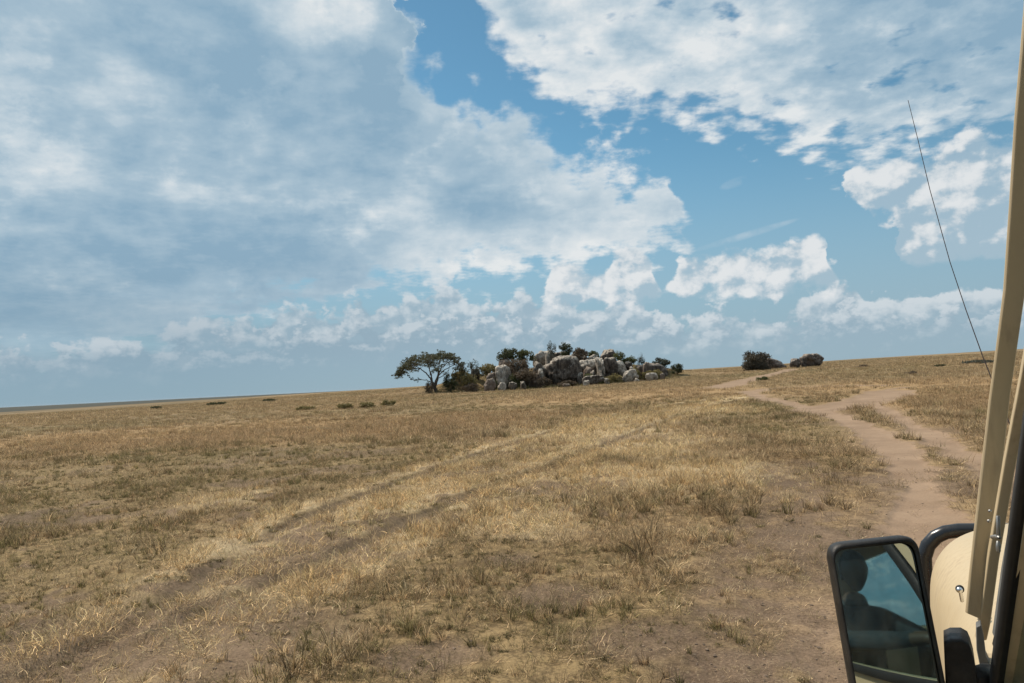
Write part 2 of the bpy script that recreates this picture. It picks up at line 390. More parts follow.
# ------------------------------------------------------------------ ground sheet
def ground_material():
    m, nt, b, out = new_mat('ground')
    geo = nt.nodes.new('ShaderNodeNewGeometry').outputs['Position']
    nf = noise(geo, 38.0, 5, 0.65); nm = noise(geo, 6.0, 5, 0.6); nl = noise(geo, 0.7, 5, 0.6); nx = noise(geo, 0.045, 6, 0.6)
    sp = nt.nodes.new('ShaderNodeSeparateXYZ'); nt.links.new(geo, sp.inputs[0])
    gx, gy = E(sp.outputs[0]), E(sp.outputs[1])
    D = E.m('SQRT', gx * gx + gy * gy)
    road, near, rut, pale, bare, green, red = (attr(a) for a in ('road', 'near', 'rut', 'pale', 'bare', 'green', 'red'))
    # litter and dry grass base
    dry = cmix(sstep(nm * 0.6 + nf * 0.6, 0.52, 0.68), (0.080, 0.055, 0.032), (0.34, 0.24, 0.125))
    grn = cmix(sstep(nm * 0.6 + nf * 0.6, 0.45, 0.72), (0.075, 0.062, 0.028), (0.20, 0.16, 0.075))
    c = cmix(green * 0.85, dry, grn)
    c = cmix(red * 0.75, c, cmix(nm, (0.27, 0.175, 0.09), (0.42, 0.285, 0.145)))
    c = cmix(pale * 0.9, c, cmix(nf, (0.34, 0.255, 0.145), (0.62, 0.50, 0.32)))
    soil = cmix(sstep(nl * 0.5 + nf * 0.5, 0.35, 0.65), (0.095, 0.065, 0.043), (0.225, 0.158, 0.106))
    dust = cmix(sstep(nl * 0.6 + nf * 0.4, 0.35, 0.68), (0.225, 0.155, 0.103), (0.33, 0.235, 0.16))
    # straw lying in the trampled strip
    lit_ = sstep(noise(geo, 55.0, 3, 0.5) * 0.7 + nm * 0.3, 0.56, 0.66)
    soilb = cmix(lit_ * 0.55, soil, (0.36, 0.28, 0.175))
    c = cmix(near * 0.92, c, soilb)
    c = cmix(bare * 0.9, c, soilb)
    c = cmix(sstep(rut + (nm - 0.5) * 1.1 + (nf - 0.5) * 0.5, 0.3, 0.9) * 0.85, c, cmix(nf, (0.080, 0.058, 0.038), (0.185, 0.135, 0.088)))
    edge = sstep(road + (nf - .5) * 0.35 + (nm - .5) * 0.3, 0.25, 0.7)
    c = cmix(edge * 0.97, c, dust)
    # beyond the grass instances: patches of pale grass, olive scrub and a dark far plain
    nfar = noise(vec(gx * 0.02, gy * 0.007), 1.0, 6, 0.6); nfar2 = noise(vec(gx * 0.004, gy * 0.0012), 1.0, 5, 0.6)
    farc = cmix(sstep(nfar * 0.6 + nx * 0.5, 0.45, 0.68), (0.25, 0.178, 0.098), (0.145, 0.110, 0.058))
    c = cmix(sstep(D, 130, 260) * (1.0 - edge), c, farc)
    dark = cmix(nfar2, (0.036, 0.040, 0.032), (0.060, 0.058, 0.042))
    dfac = sstep(D + (nfar2 - 0.5) * 300 + E.m('MULTIPLY', gx, 0.25), 300, 560)
    c = cmix(dfac, c, dark)
    nt.links.new(c, b.inputs['Base Color']); b.inputs['Roughness'].default_value = 0.95; b.inputs['Specular IOR Level'].default_value = 0.12
    hgt = nf * 0.5 + nm * 0.8 + noise(geo, 120.0, 3, 0.6) * 0.25
    nt.links.new(bump(hgt * (1.0 - road * 0.65), 0.75, 0.035), b.inputs['Normal'])
    return m
M_GROUND = ground_material()
def build_ground():
    rr = [0.35]
    while rr[-1] < 26000:
        r = rr[-1]; rr.append(r * (1.03 if r < 2.5 else 1.008 if r < 60 else 1.014 if r < 420 else 1.05))
    rr = np.array(rr)
    az = np.concatenate([np.arange(-62, 50.001, 0.15), np.arange(56, 296, 6.0)]) * math.pi / 180
    n, k = len(rr), len(az)
    A, Rr = np.meshgrid(az, rr)
    x = Rr * np.sin(A); y = Rr * np.cos(A)
    M = masks(x, y); z = full_h(x, y, M)
    V = np.stack([x, y, z], -1).reshape(-1, 3)
    V = np.vstack([V, [[0, 0, float(z[0].mean())]]])
    i = np.arange(n - 1)[:, None]; j = np.arange(k)[None, :]; j2 = (j + 1) % k
    Fq = np.stack([i * k + j, (i + 1) * k + j, (i + 1) * k + j2, i * k + j2], -1).reshape(-1, 4)[:, ::-1]
    j = np.arange(k); Ft = np.stack([np.full(k, n * k), (j + 1) % k, j], -1)[:, ::-1]
    me = np_mesh('ground', V, Fq, Ft, [M_GROUND])
    for a in ('road', 'near', 'rut', 'pale', 'bare', 'green', 'red'):
        fattr(me, a, np.append(M[a].ravel(), 0))
    o = link('ground', me); props(o, kind='structure')
    return o
build_ground()

# ------------------------------------------------------------------ grass: one mass of tufts, instanced by geometry nodes
def blade_set(n, hgt, spread, lean, width, curl, rnd, seg=3, flat=0.0, twist=0.18):
    """many tapered bent blades leaving a small base; returns verts, quads, tris, tip"""
    V, Q, T, tip = [], [], [], []
    for i in range(n):
        lum = rnd.uniform(0.0, 1.0)
        a = rnd.random() * 6.283; r = spread * math.sqrt(rnd.random())
        bx, by = r * math.cos(a), r * math.sin(a)
        d = a + rnd.gauss(0, 0.9); L = hgt * rnd.uniform(0.45, 1.0); ln = lean * rnd.uniform(0.3, 1.3); cu = curl * rnd.uniform(0.4, 1.6)
        w = width * rnd.uniform(0.6, 1.3); wa = d + 1.57 + rnd.gauss(0, 0.6)
        wx, wy = math.cos(wa) * w / 2, math.sin(wa) * w / 2
        ang = ln; px, py, pz = bx, by, -0.01 if not flat else rnd.uniform(0.0, flat)
        s0 = len(V)
        for k in range(seg + 1):
            t = k / seg; ww = (1 - t * 0.75)
            if k == seg: V.append((px, py, pz)); tip.append((1.0, lum))
            else:
                V.append((px - wx * ww, py - wy * ww, pz)); V.append((px + wx * ww, py + wy * ww, pz)); tip += [(t, lum), (t, lum)]
            st = L / seg
            px += math.sin(ang) * math.cos(d) * st; py += math.sin(ang) * math.sin(d) * st; pz += math.cos(ang) * st
            if flat: pz = max(pz, 0.004)
            ang += cu / seg; d += rnd.gauss(0, twist)
        for k in range(seg - 1):
            b = s0 + 2 * k; Q.append((b, b + 1, b + 3, b + 2))
        b = s0 + 2 * (seg - 1); T.append((b, b + 1, b + 2))
    return V, Q, T, tip
def grass_material():
    m, nt, b, out = new_mat('dry_grass')
    tint = attr('tint', 'INSTANCER', 'Color'); tip = attr('tip'); lum = attr('lum')
    c0 = nt.nodes.new('ShaderNodeVectorMath'); c0.operation = 'SCALE'; nt.links.new(tint, c0.inputs[0]); nt.links.new((lum * lum * lum * 1.75 + 0.30).v, c0.inputs['Scale'])
    c = cmix(tip * 0.35 * lum, c0.outputs[0], (0.72, 0.56, 0.33))
    nt.links.new(c, b.inputs['Base Color']); b.inputs['Roughness'].default_value = 0.75; b.inputs['Specular IOR Level'].default_value = 0.2
    tr = nt.nodes.new('ShaderNodeBsdfTranslucent'); nt.links.new(c, tr.inputs[0])
    mx = nt.nodes.new('ShaderNodeMixShader'); mx.inputs[0].default_value = 0.36
    nt.links.new(b.outputs[0], mx.inputs[1]); nt.links.new(tr.outputs[0], mx.inputs[2]); nt.links.new(mx.outputs[0], out.inputs[0])
    return m
M_GRASS = grass_material()
def build_grass():
    rnd = random.Random(3)
    kinds = []
    for i in range(3): kinds.append(blade_set(30, 1.0, 0.20, 0.42, 0.026, 1.2, rnd, twist=0.35))            # 0-2 upright fine tuft, unit height
    for i in range(3): kinds.append(blade_set(16, 1.0, 0.62, 1.15, 0.026, 0.55, rnd, seg=5, flat=0.16, twist=0.42))   # 3-5 lying straw, unit reach
    for i in range(2): kinds.append(blade_set(34, 0.6, 0.45, 0.8, 0.07, 0.8, rnd, seg=2))          # 6-7 low leafy plants
    for i in range(2): kinds.append(blade_set(9, 1.0, 0.25, 0.22, 0.010, 0.35, rnd, seg=3))        # 8-9 sparse stalks
    for i in range(2): kinds.append(blade_set(60, 0.6, 0.75, 0.45, 0.030, 0.8, rnd, seg=2))        # 10-11 broad clump for the middle distance
    V, Q, T, tip, gid, tip_t, tip_l = [], [], [], [], [], [], []
    for g, (v, q, t, tp) in enumerate(kinds):
        b = len(V); V += v; tip += tp; gid += [g] * len(v)
        Q += [tuple(i + b for i in f) for f in q]; T += [tuple(i + b for i in f) for f in t]
    nb = len(V)
    # scatter
    P = []
    def zone(r0, r1, dens, kset, smin, smax, accept, zs=(0.8, 1.2), azr=(-58, 46)):
        a0, a1 = R(azr[0]), R(azr[1]); area = (a1 - a0) / 2 * (r1 * r1 - r0 * r0); n = int(area * dens)
        a = rs.uniform(a0, a1, n); r = np.sqrt(rs.uniform(r0 * r0, r1 * r1, n))
        x = r * np.sin(a); y = r * np.cos(a); M = masks(x, y)
        keep = rs.rand(n) < accept(M, x, y)
        x, y = x[keep], y[keep]; M = {k_: v_[keep] for k_, v_ in M.items()}; n = len(x)
        s = rs.uniform(smin, smax, n) * (0.75 + 0.6 * M['n1'])
        P.append(dict(x=x, y=y, M=M, s=s, k=rs.choice(kset, n), zs=rs.uniform(*zs, n)))
    clump = lambda x, y, s, sd: fbm(x, y, s, 3, seed=sd)
    notroad = lambda M: 1 - ss(M['road'], 0.15, 0.5)
    low = lambda M, x, y: notroad(M) * (1 - 0.35 * M['near']) * (1 - 0.6 * M['bare']) * (1 - 0.9 * M['rut']) * (1 - 0.5 * M['green']) * (0.45 + 0.55 * M['pale'] + 0.9 * ss(clump(x, y, 1.6, 21), 0.4, 0.6))
    upr = lambda M, x, y: notroad(M) * (1 - 0.75 * M['verge']) * (1 - 0.95 * M['near']) * (1 - 0.97 * M['bare']) * (1 - ss(M['wide'], 0.1, 0.6)) * (0.03 + 1.2 * ss(clump(x, y, 1.3, 22) + 0.2 * M['red'] - 0.07 * M['green'], 0.50, 0.60)) * (1 - 0.8 * M['pale'])
    leaf = lambda M, x, y: notroad(M) * (1 - 0.85 * M['near']) * (1 - 0.5 * M['bare']) * (0.08 + 0.9 * M['green']) * ss(clump(x, y, 2.2, 23), 0.35, 0.6)
    # lying straw
    zone(1.8, 9, 210, [3, 4, 5], 0.08, 0.19, low)
    zone(9, 18, 100, [3, 4, 5], 0.11, 0.24, low)
    zone(18, 38, 30, [3, 4, 5], 0.16, 0.32, low)
    zone(1.8, 8, 260, [3, 4, 5], 0.035, 0.075, lambda M, x, y: np.clip(M['near'] + M['bare'] + 0.5 * M['rut'], 0, 1) * (0.3 + 0.9 * ss(clump(x, y, 2.5, 27), 0.42, 0.6)))
    zone(8, 16, 70, [3, 4, 5], 0.05, 0.10, lambda M, x, y: np.clip(M['near'] + M['bare'] + 0.5 * M['rut'], 0, 1) * (0.3 + 0.9 * ss(clump(x, y, 2.5, 27), 0.42, 0.6)))
    # upright tufts
    zone(1.8, 9, 95, [0, 1, 2], 0.09, 0.22, upr)
    zone(9, 20, 55, [0, 1, 2], 0.10, 0.24, upr)
    zone(1.8, 20, 2.2, [0, 1, 2], 0.26, 0.42, lambda M, x, y: upr(M, x, y) * (1 - M['pale']))
    zone(20, 45, 16, [0, 1, 2], 0.16, 0.32, upr)
    # stalks
    zone(3.5, 30, 5, [8, 9], 0.18, 0.42, lambda M, x, y: notroad(M) * (1 - M['near']) * (1 - M['bare']) * (0.3 + M['red']))
    # leafy
    zone(1.8, 9, 90, [6, 7], 0.045, 0.11, leaf)
    zone(9, 20, 45, [6, 7], 0.06, 0.14, leaf)
    zone(20, 50, 8, [6, 7], 0.12, 0.24, leaf)
    # middle distance clumps
    mid = lambda M, x, y: notroad(M) * (1 - 0.6 * M['verge']) * (1 - 0.85 * M['near']) * (1 - 0.95 * ss(M['wide'], 0.1, 0.6)) * (1 - 0.6 * M['pale']) * (1 - 0.5 * M['green']) * (0.35 + 0.8 * ss(clump(x, y, 0.5, 24), 0.35, 0.6))
    zone(24, 50, 5.5, [10, 11], 0.16, 0.34, mid)
    zone(50, 100, 2.6, [10, 11], 0.28, 0.52, mid)
    zone(100, 240, 0.8, [10, 11], 0.4, 0.8, mid)
    X = np.concatenate([p['x'] for p in P]); Y = np.concatenate([p['y'] for p in P])
    M = {k_: np.concatenate([p['M'][k_] for p in P]) for k_ in P[0]['M']}
    S = np.concatenate([p['s'] for p in P]); K = np.concatenate([p['k'] for p in P]); ZS = np.concatenate([p['zs'] for p in P])
    n = len(X); print('tufts', n)
    Z = full_h(X, Y, M)
    S = S * np.where(K < 3, 0.60 + 0.65 * ss(clump(X, Y, 1.3, 22), 0.50, 0.68), 1.0)
    S = S * (1 - 0.35 * M['green']) * (1 - 0.42 * ((K >= 3) & (K < 6)) * M['near']) * (1 - 0.3 * M['green'] * (K < 3))
    rn = rs.rand(n)[:, None]; rn2 = rs.rand(n)[:, None]; rn3 = rs.rand(n)[:, None]
    straw = np.array([[0.48, 0.35, 0.195]]) * (1 - rn) + np.array([[0.64, 0.50, 0.315]]) * rn
    tan = np.array([[0.30, 0.20, 0.105]]) * (1 - rn) + np.array([[0.44, 0.31, 0.17]]) * rn
    oliv = np.array([[0.090, 0.080, 0.030]]) * (1 - rn) + np.array([[0.235, 0.195, 0.080]]) * rn
    brown = np.array([[0.10, 0.064, 0.036]]) * (1 - rn) + np.array([[0.22, 0.14, 0.075]]) * rn
    redc = np.array([[0.37, 0.25, 0.138]]) * (1 - rn) + np.array([[0.55, 0.395, 0.23]]) * rn
    var = (0.5 * fbm(X, Y, 0.35, 3, seed=31) + 0.5 * fbm(X, Y, 1.4, 3, seed=33))[:, None]; var2 = ss(fbm(X, Y, 0.8, 3, seed=41), 0.52, 0.62)[:, None]
    vv = ss(var, 0.43, 0.56); c = straw * 1.08 * vv + tan * 0.78 * (1 - vv)
    c = np.where(rn2 < 0.20, brown, c)
    pg = (M['green'][:, None] * 0.88 + 0.06 + 0.45 * var2); c = np.where(rn3 < pg, oliv, c)
    c = np.where(((K == 6) | (K == 7))[:, None] & (rn3 < 0.85), oliv * 0.85, c)
    c = np.where((rs.rand(n)[:, None] < M['red'][:, None] * 0.8) & ~((K == 6) | (K == 7))[:, None], redc, c)
    c = np.where((rs.rand(n)[:, None] < M['pale'][:, None] * 0.9), straw * np.array([[1.2, 1.12, 1.0]]), c)
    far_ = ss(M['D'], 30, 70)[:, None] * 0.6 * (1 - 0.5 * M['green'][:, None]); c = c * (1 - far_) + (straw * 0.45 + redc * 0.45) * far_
    # tall tufts carry a darker tangle
    c = np.where(((K < 3) & (S > 0.22))[:, None], c * 0.72 + oliv * 0.2, c)
    c = np.clip(c * 1.22, 0.02, 0.80)
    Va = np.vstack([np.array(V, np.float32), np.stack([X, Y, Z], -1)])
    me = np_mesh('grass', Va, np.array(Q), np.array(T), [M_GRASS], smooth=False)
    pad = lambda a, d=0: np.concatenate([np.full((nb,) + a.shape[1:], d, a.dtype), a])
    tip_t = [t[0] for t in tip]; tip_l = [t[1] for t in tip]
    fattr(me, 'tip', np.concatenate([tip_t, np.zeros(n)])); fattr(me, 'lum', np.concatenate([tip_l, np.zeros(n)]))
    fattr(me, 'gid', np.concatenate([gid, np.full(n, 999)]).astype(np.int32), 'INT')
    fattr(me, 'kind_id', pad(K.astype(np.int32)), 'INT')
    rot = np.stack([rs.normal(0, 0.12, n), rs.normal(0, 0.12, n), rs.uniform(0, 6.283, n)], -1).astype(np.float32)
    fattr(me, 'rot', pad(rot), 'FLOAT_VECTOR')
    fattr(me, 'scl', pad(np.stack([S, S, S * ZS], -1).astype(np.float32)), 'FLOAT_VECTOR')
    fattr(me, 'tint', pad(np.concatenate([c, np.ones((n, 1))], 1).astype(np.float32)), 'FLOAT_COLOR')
    o = link('grass', me); props(o, 'dry straw and olive grass covering the plain on both sides of the tracks', 'grass', kind='stuff')
    ng = bpy.data.node_groups.new('grass_scatter', 'GeometryNodeTree')
    ng.interface.new_socket('Geometry', in_out='INPUT', socket_type='NodeSocketGeometry')
    ng.interface.new_socket('Geometry', in_out='OUTPUT', socket_type='NodeSocketGeometry')
    N = ng.nodes; Lk = ng.links.new
    gi = N.new('NodeGroupInput'); go = N.new('NodeGroupOutput')
    def na(name, dt):
        q = N.new('GeometryNodeInputNamedAttribute'); q.data_type = dt; q.inputs[0].default_value = name; return q.outputs[0]
    cmpn = N.new('FunctionNodeCompare'); cmpn.data_type = 'INT'; cmpn.operation = 'EQUAL'
    Lk(na('gid', 'INT'), cmpn.inputs[2]); cmpn.inputs[3].default_value = 999
    sep = N.new('GeometryNodeSeparateGeometry'); sep.domain = 'POINT'
    Lk(gi.outputs[0], sep.inputs[0]); Lk(cmpn.outputs[0], sep.inputs[1])
    sti = N.new('GeometryNodeSplitToInstances'); sti.domain = 'POINT'
    Lk(sep.outputs[1], sti.inputs[0]); Lk(na('gid', 'INT'), sti.inputs['Group ID'])
    iop = N.new('GeometryNodeInstanceOnPoints'); Lk(sep.outputs[0], iop.inputs['Points']); Lk(sti.outputs[0], iop.inputs['Instance'])
    iop.inputs['Pick Instance'].default_value = True
    Lk(na('kind_id', 'INT'), iop.inputs['Instance Index']); Lk(na('scl', 'FLOAT_VECTOR'), iop.inputs['Scale'])
    e2r = N.new('FunctionNodeEulerToRotation'); Lk(na('rot', 'FLOAT_VECTOR'), e2r.inputs[0]); Lk(e2r.outputs[0], iop.inputs['Rotation'])
    Lk(iop.outputs[0], go.inputs[0])
    mod = o.modifiers.new('scatter', 'NODES'); mod.node_group = ng
    return o
build_grass()

# ------------------------------------------------------------------ clods and small stones on the bare soil
def build_clods():
    m, nt, b, out = new_mat('soil_clods'); P = nt.nodes.new('ShaderNodeNewGeometry').outputs['Position']; n = noise(P, 9.0, 4, 0.6)
    nt.links.new(cmix(sstep(n, .4, .6), (0.11, 0.078, 0.055), (0.25, 0.18, 0.125)), b.inputs['Base Color']); b.inputs['Roughness'].default_value = 0.95
    bm = bmesh.new(); bmesh.ops.create_icosphere(bm, subdivisions=1, radius=1.0); tv = np.array([v.co[:] for v in bm.verts]); tf = np.array([[v.index for v in f.verts] for f in bm.faces]); bm.free()
    n = 26000; a = rs.uniform(R(-40), R(40), n); r = 3.2 + 22 * rs.rand(n) ** 1.6; x = r * np.sin(a); y = r * np.cos(a); M = masks(x, y)
    p = np.maximum.reduce([M['near'] * .8, M['bare'] * .7, M['rut'] * .5, .12 * M['road'], np.full(n, .05)])
    k = rs.rand(n) < p; x, y = x[k], y[k]; M = {q: v[k] for q, v in M.items()}; n = len(x)
    z = full_h(x, y, M); s = 0.003 + 0.009 * rs.rand(n) ** 4.0
    V = tv[None] * (1 + 0.35 * rs.normal(size=(n, len(tv), 1)).clip(-1, 1)) * s[:, None, None] * np.stack([rs.uniform(.8, 1.5, n), rs.uniform(.8, 1.5, n), rs.uniform(.5, .8, n)], -1)[:, None, :]
    V = V + np.stack([x, y, z + s * .2], -1)[:, None, :]
    Ft = (tf[None] + (np.arange(n) * len(tv))[:, None, None]).reshape(-1, 3)
    o = link('soil_clods', np_mesh('soil_clods', V.reshape(-1, 3), None, Ft, [m], smooth=False))
    props(o, 'small brown soil clods and stones strewn over the bare tracks', 'clods', kind='stuff')
build_clods()

# ------------------------------------------------------------------ placing things that stand on the plain
def hz(x, y): return float(base_h(np.array([x]), np.array([y]))[0])
def on_plane_y(px, py, Y):
    r = ray(px, py); t = Y / r.y; return r.x * t, CAM_Z + r.z * t
def stand(px, base_py=None, Y=None):
    """ground point under photo column px, either where row base_py meets the plain or at depth Y"""
    if Y is None:
        x, y = ground_at(px, base_py); return x, y, hz(x, y)
    x = 0
    for _ in range(3): x, _z = on_plane_y(px, 380, Y)
    return x, Y, hz(x, Y)
from mathutils import noise as mnoise

def rock_material(name, c0, c1, top, streak=0.5):
    m, nt, b, out = new_mat(name)
    geo = nt.nodes.new('ShaderNodeNewGeometry'); P = geo.outputs['Position']
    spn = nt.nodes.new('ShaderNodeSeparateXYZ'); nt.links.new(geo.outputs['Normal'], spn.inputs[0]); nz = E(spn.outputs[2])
    sp = nt.nodes.new('ShaderNodeSeparateXYZ'); nt.links.new(P, sp.inputs[0])
    n = noise(P, 1.1, 7, 0.65); n2 = noise(vec(E(sp.outputs[0]) * 2.6, E(sp.outputs[1]) * 2.6, E(sp.outputs[2]) * 0.5), 1.0, 5, 0.6); n3 = noise(P, 5.0, 5, 0.7)
    c = cmix(sstep(n * 0.6 + n3 * 0.4, 0.38, 0.62), c0, c1)
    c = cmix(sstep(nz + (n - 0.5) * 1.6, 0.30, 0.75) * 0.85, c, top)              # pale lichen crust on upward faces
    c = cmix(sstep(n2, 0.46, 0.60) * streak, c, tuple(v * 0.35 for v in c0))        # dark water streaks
    nt.links.new(c, b.inputs['Base Color']); b.inputs['Roughness'].default_value = 0.9; b.inputs['Specular IOR Level'].default_value = 0.2
    nt.links.new(bump(n * 1.0 + n3 * 0.5, 0.8, 0.25), b.inputs['Normal'])
    return m
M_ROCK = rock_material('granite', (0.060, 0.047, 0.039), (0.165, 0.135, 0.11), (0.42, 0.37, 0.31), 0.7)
M_PALE = rock_material('pale_granite', (0.20, 0.17, 0.14), (0.44, 0.39, 0.33), (0.52, 0.47, 0.40), 0.6)
M_BROWN = rock_material('brown_granite', (0.115, 0.085, 0.068), (0.215, 0.165, 0.13), (0.30, 0.25, 0.205), 0.3)
M_OUTCROP = rock_material('dark_granite', (0.075, 0.060, 0.052), (0.17, 0.140, 0.12), (0.34, 0.29, 0.245), 0.5)

def rock_mesh(sx, sy, sz, seed, sharp=9.0, lean=0.0, sub=4, cracks=True, amp=1.0):
    rnd = random.Random(seed)
    bm = bmesh.new(); bmesh.ops.create_icosphere(bm, subdivisions=sub, radius=1.0)
    co = np.array([v.co[:] for v in bm.verts])
    pl = []
    for i in range(rnd.randint(9, 13)):
        n = np.array([rnd.gauss(0, 1), rnd.gauss(0, 1), rnd.gauss(0, 0.8)]); n /= np.linalg.norm(n); pl.append((n, rnd.uniform(0.68, 1.0)))
    pl.append((np.array([0, 0, 1.0]), 0.86)); pl.append((np.array([0.1, -1, 0.15]) / 1.02, rnd.uniform(0.72, 0.9)))
    acc = np.zeros(len(co))
    for n, d in pl:
        acc += (np.maximum(co @ n, 0.0) / d) ** sharp
    r = np.maximum(acc, 1e-6) ** (-1 / sharp); r = np.minimum(r, 1.25)
    P = co * r[:, None]
    o = rnd.uniform(0, 100)
    for i in range(len(P)):
        p = Vector(P[i])
        d = amp * 0.19 * mnoise.fractal(p * 1.5 + Vector((o, 0, 0)), 0.9, 2.0, 4) + 0.06 * mnoise.fractal(p * 5 + Vector((0, o, 0)), 0.7, 2.0, 3)
        if cracks:
            k = abs(mnoise.noise(Vector((p.x * 1.5 + o, p.y * 1.5, p.z * 0.7)))); d -= 0.22 * max(0, 1 - k / 0.07)
        P[i] += co[i] * d
    P -= 0
    P[:, 0] += lean * P[:, 2]
    ext = P.max(0) - P.min(0); ctr = (P.max(0) + P.min(0)) / 2
    P = (P - ctr) / ext * np.array([sx, sy, sz * 1.18]); P[:, 2] += sz * 1.18 / 2 - sz * 0.18
    for v, p in zip(bm.verts, P): v.co = p
    me = bpy.data.meshes.new('rock'); bm.to_mesh(me); bm.free()
    return me
_rk = [0]
def rock(name, label, x0, x1, top, base=None, Y=None, mat=None, cat='boulder', group=None, lean=0.0, dep=0.8, sharp=7.5, sub=4, rz=0.0, amp=1.0):
    _rk[0] += 1
    cx = (x0 + x1) / 2
    x, y, z = stand(cx, base, Y)
    xa, _ = on_plane_y(x0, top, y); xb, _ = on_plane_y(x1, top, y); _, zt = on_plane_y(cx, top, y)
    w = xb - xa; h = max(zt - z, 0.25)
    me = rock_mesh(w, max(w, h) * dep, h, 40 + _rk[0], sharp, lean, sub, amp=amp)
    for p in me.polygons: p.use_smooth = True
    me.materials.append(mat or M_ROCK); me.name = name
    o = link(name, me); o.location = (x, y + w * dep * 0.35, z)
    o.rotation_euler = (0, 0, rz)
    props(o, label, cat, group); return o

# ------------------------------------------------------------------ the kopje: each boulder a thing (photo column range, top row, depth)
G = 'boulders of the kopje'
def K(label, x0, x1, top, Y, mat=None, **k): return rock('boulder', label, x0, x1, top, Y=Y, mat=mat, group=G, **k)
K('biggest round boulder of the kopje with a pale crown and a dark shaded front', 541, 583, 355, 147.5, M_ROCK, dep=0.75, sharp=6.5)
K('long pale slab sloping away to the right behind the biggest round boulder', 568, 600, 359, 151, M_PALE, dep=0.8, lean=0.25)
K('upright whitish block with a flat face, leftmost large rock of the kopje', 493, 512, 364.5, 147, M_PALE, dep=0.9, sharp=16, rz=.4)
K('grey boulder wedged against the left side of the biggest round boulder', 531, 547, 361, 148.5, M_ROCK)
K('low pale rock showing between the green bushes and the stubby top bushes', 533, 556, 350, 161, M_PALE, dep=0.7)
K('brown rounded rock behind and above the upright whitish block', 497, 518, 357, 152, M_BROWN)
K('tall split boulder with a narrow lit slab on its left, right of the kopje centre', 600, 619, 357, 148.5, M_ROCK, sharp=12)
K('narrow pale upright slab leaning on the tall split boulder', 596, 606, 356.5, 147.5, M_PALE, sharp=12, lean=-0.25, dep=1.2)
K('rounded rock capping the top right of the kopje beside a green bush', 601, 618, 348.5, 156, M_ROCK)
K('smooth slab falling to the right from the tall split boulder', 611, 630, 360, 149.5, M_PALE, lean=-0.35, dep=0.9)
K('dark wedge slab lying at the right end of the kopje', 645, 671, 362, 150, M_OUTCROP, lean=-0.5, dep=0.5)
K('small reddish rock at the left tip of the dark wedge slab', 643, 651, 361.5, 148.5, M_BROWN)
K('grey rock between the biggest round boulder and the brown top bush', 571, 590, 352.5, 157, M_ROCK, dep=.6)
K('pale rock under the low bush left of the capping rock', 588, 600, 354, 156, M_PALE, dep=.8)
K('broken brown rock among scrub left of the biggest round boulder', 514, 532, 369, 147.5, M_BROWN)
K('small brown rock at the foot of the scrub beside the biggest boulder', 526, 541, 372, 146.2, M_BROWN)
K('pale rock poking from yellow shrubs on the left slope of the kopje', 470, 481, 368, 153, M_ROCK)
K('dark rock half hidden in shrubs just left of the upright whitish block', 486, 496, 372, 148, M_BROWN)
rk_ = [(521, 530, 362, 150), (538, 545, 367, 147.3), (584, 594, 366, 148.5), (590, 598, 370, 147), (630, 637, 366, 148.5), (636, 646, 364.5, 151), (577, 584, 372, 146.6), (604, 611, 378, 142), (562, 570, 383.5, 141), (616, 621, 376, 143), (634, 640, 378, 140), (660, 666, 373, 144), (520, 526, 381, 142), (546, 556, 351.5, 158), (584, 592, 356.5, 155), (626, 634, 361, 151.5), (466, 471, 377, 148), (502, 510, 366, 149.5)]
SML = ['small grey rock between the brown rocks above the scrub, right of the upright whitish block', 'small pale rock tucked in the gap left of the biggest round boulder',
       'small brown rock at the right shoulder of the biggest round boulder', 'small grey rock against the foot of the narrow upright slab',
       'small pale rock at the right foot of the smooth falling slab', 'small brown rock behind the left tip of the dark wedge slab',
       'small grey rock close to the right foot of the biggest round boulder', 'small pale rock in the grass below the tall split boulder',
       'tiny brown rock alone in the grass before the biggest round boulder', 'small grey rock in the grass between smooth slab and mound shaped rock',
       'small pale rock in the grass below the mound shaped pale rock', 'small brown rock farthest right in the grass of the right slope',
       'small grey rock in the grass before the brown scrub, left of the biggest boulder', 'pale rock at the summit just left of the wispy grey bush',
       'brown rock on the crest below the brown rounded crest bush', 'small grey rock at the root of the right shoulder bushes',
       'small pale rock farthest left among the yellow shrubs of the kopje', 'small brown rock just behind the top of the upright whitish block']
for i_, (a_, b_, t_, y_) in enumerate(rk_):
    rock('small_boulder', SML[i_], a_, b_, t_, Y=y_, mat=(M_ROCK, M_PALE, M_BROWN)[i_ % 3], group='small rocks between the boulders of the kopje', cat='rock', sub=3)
K('grey crest rock behind the twin bushes at the summit', 552, 572, 351, 159, M_ROCK, dep=.6)
rock('boulder', 'low rock with a white left end lying in the grass before the kopje', 582, 605, 375, Y=140, mat=M_ROCK, group=G, dep=.5, lean=.3)
rock('boulder', 'white cracked stub at the left tip of the low rock before the kopje', 582.5, 590, 380, Y=138.5, mat=M_PALE, group=G, dep=.9)
rock('boulder', 'mound shaped pale rock on the right slope with a dark right side', 622, 640, 369, Y=143, mat=M_PALE, group=G, dep=.6)
rock('boulder', 'flat pale rock rightmost on the grassy slope below the dark wedge slab', 646, 659, 372.5, Y=141, mat=M_PALE, group=G, dep=.7)
rock('boulder', 'dark leaning rock with a pale foot at the left front of the kopje', 483, 496, 378, Y=140, mat=M_BROWN, group=G, lean=.4, dep=.6)
rock('boulder', 'small grey rock standing in front of the upright whitish block', 508, 517, 381.5, Y=140.5, mat=M_ROCK, group=G)
rock('boulder', 'small pale rock second from the left front corner of the kopje', 497, 506, 382, Y=140.5, mat=M_PALE, group=G)
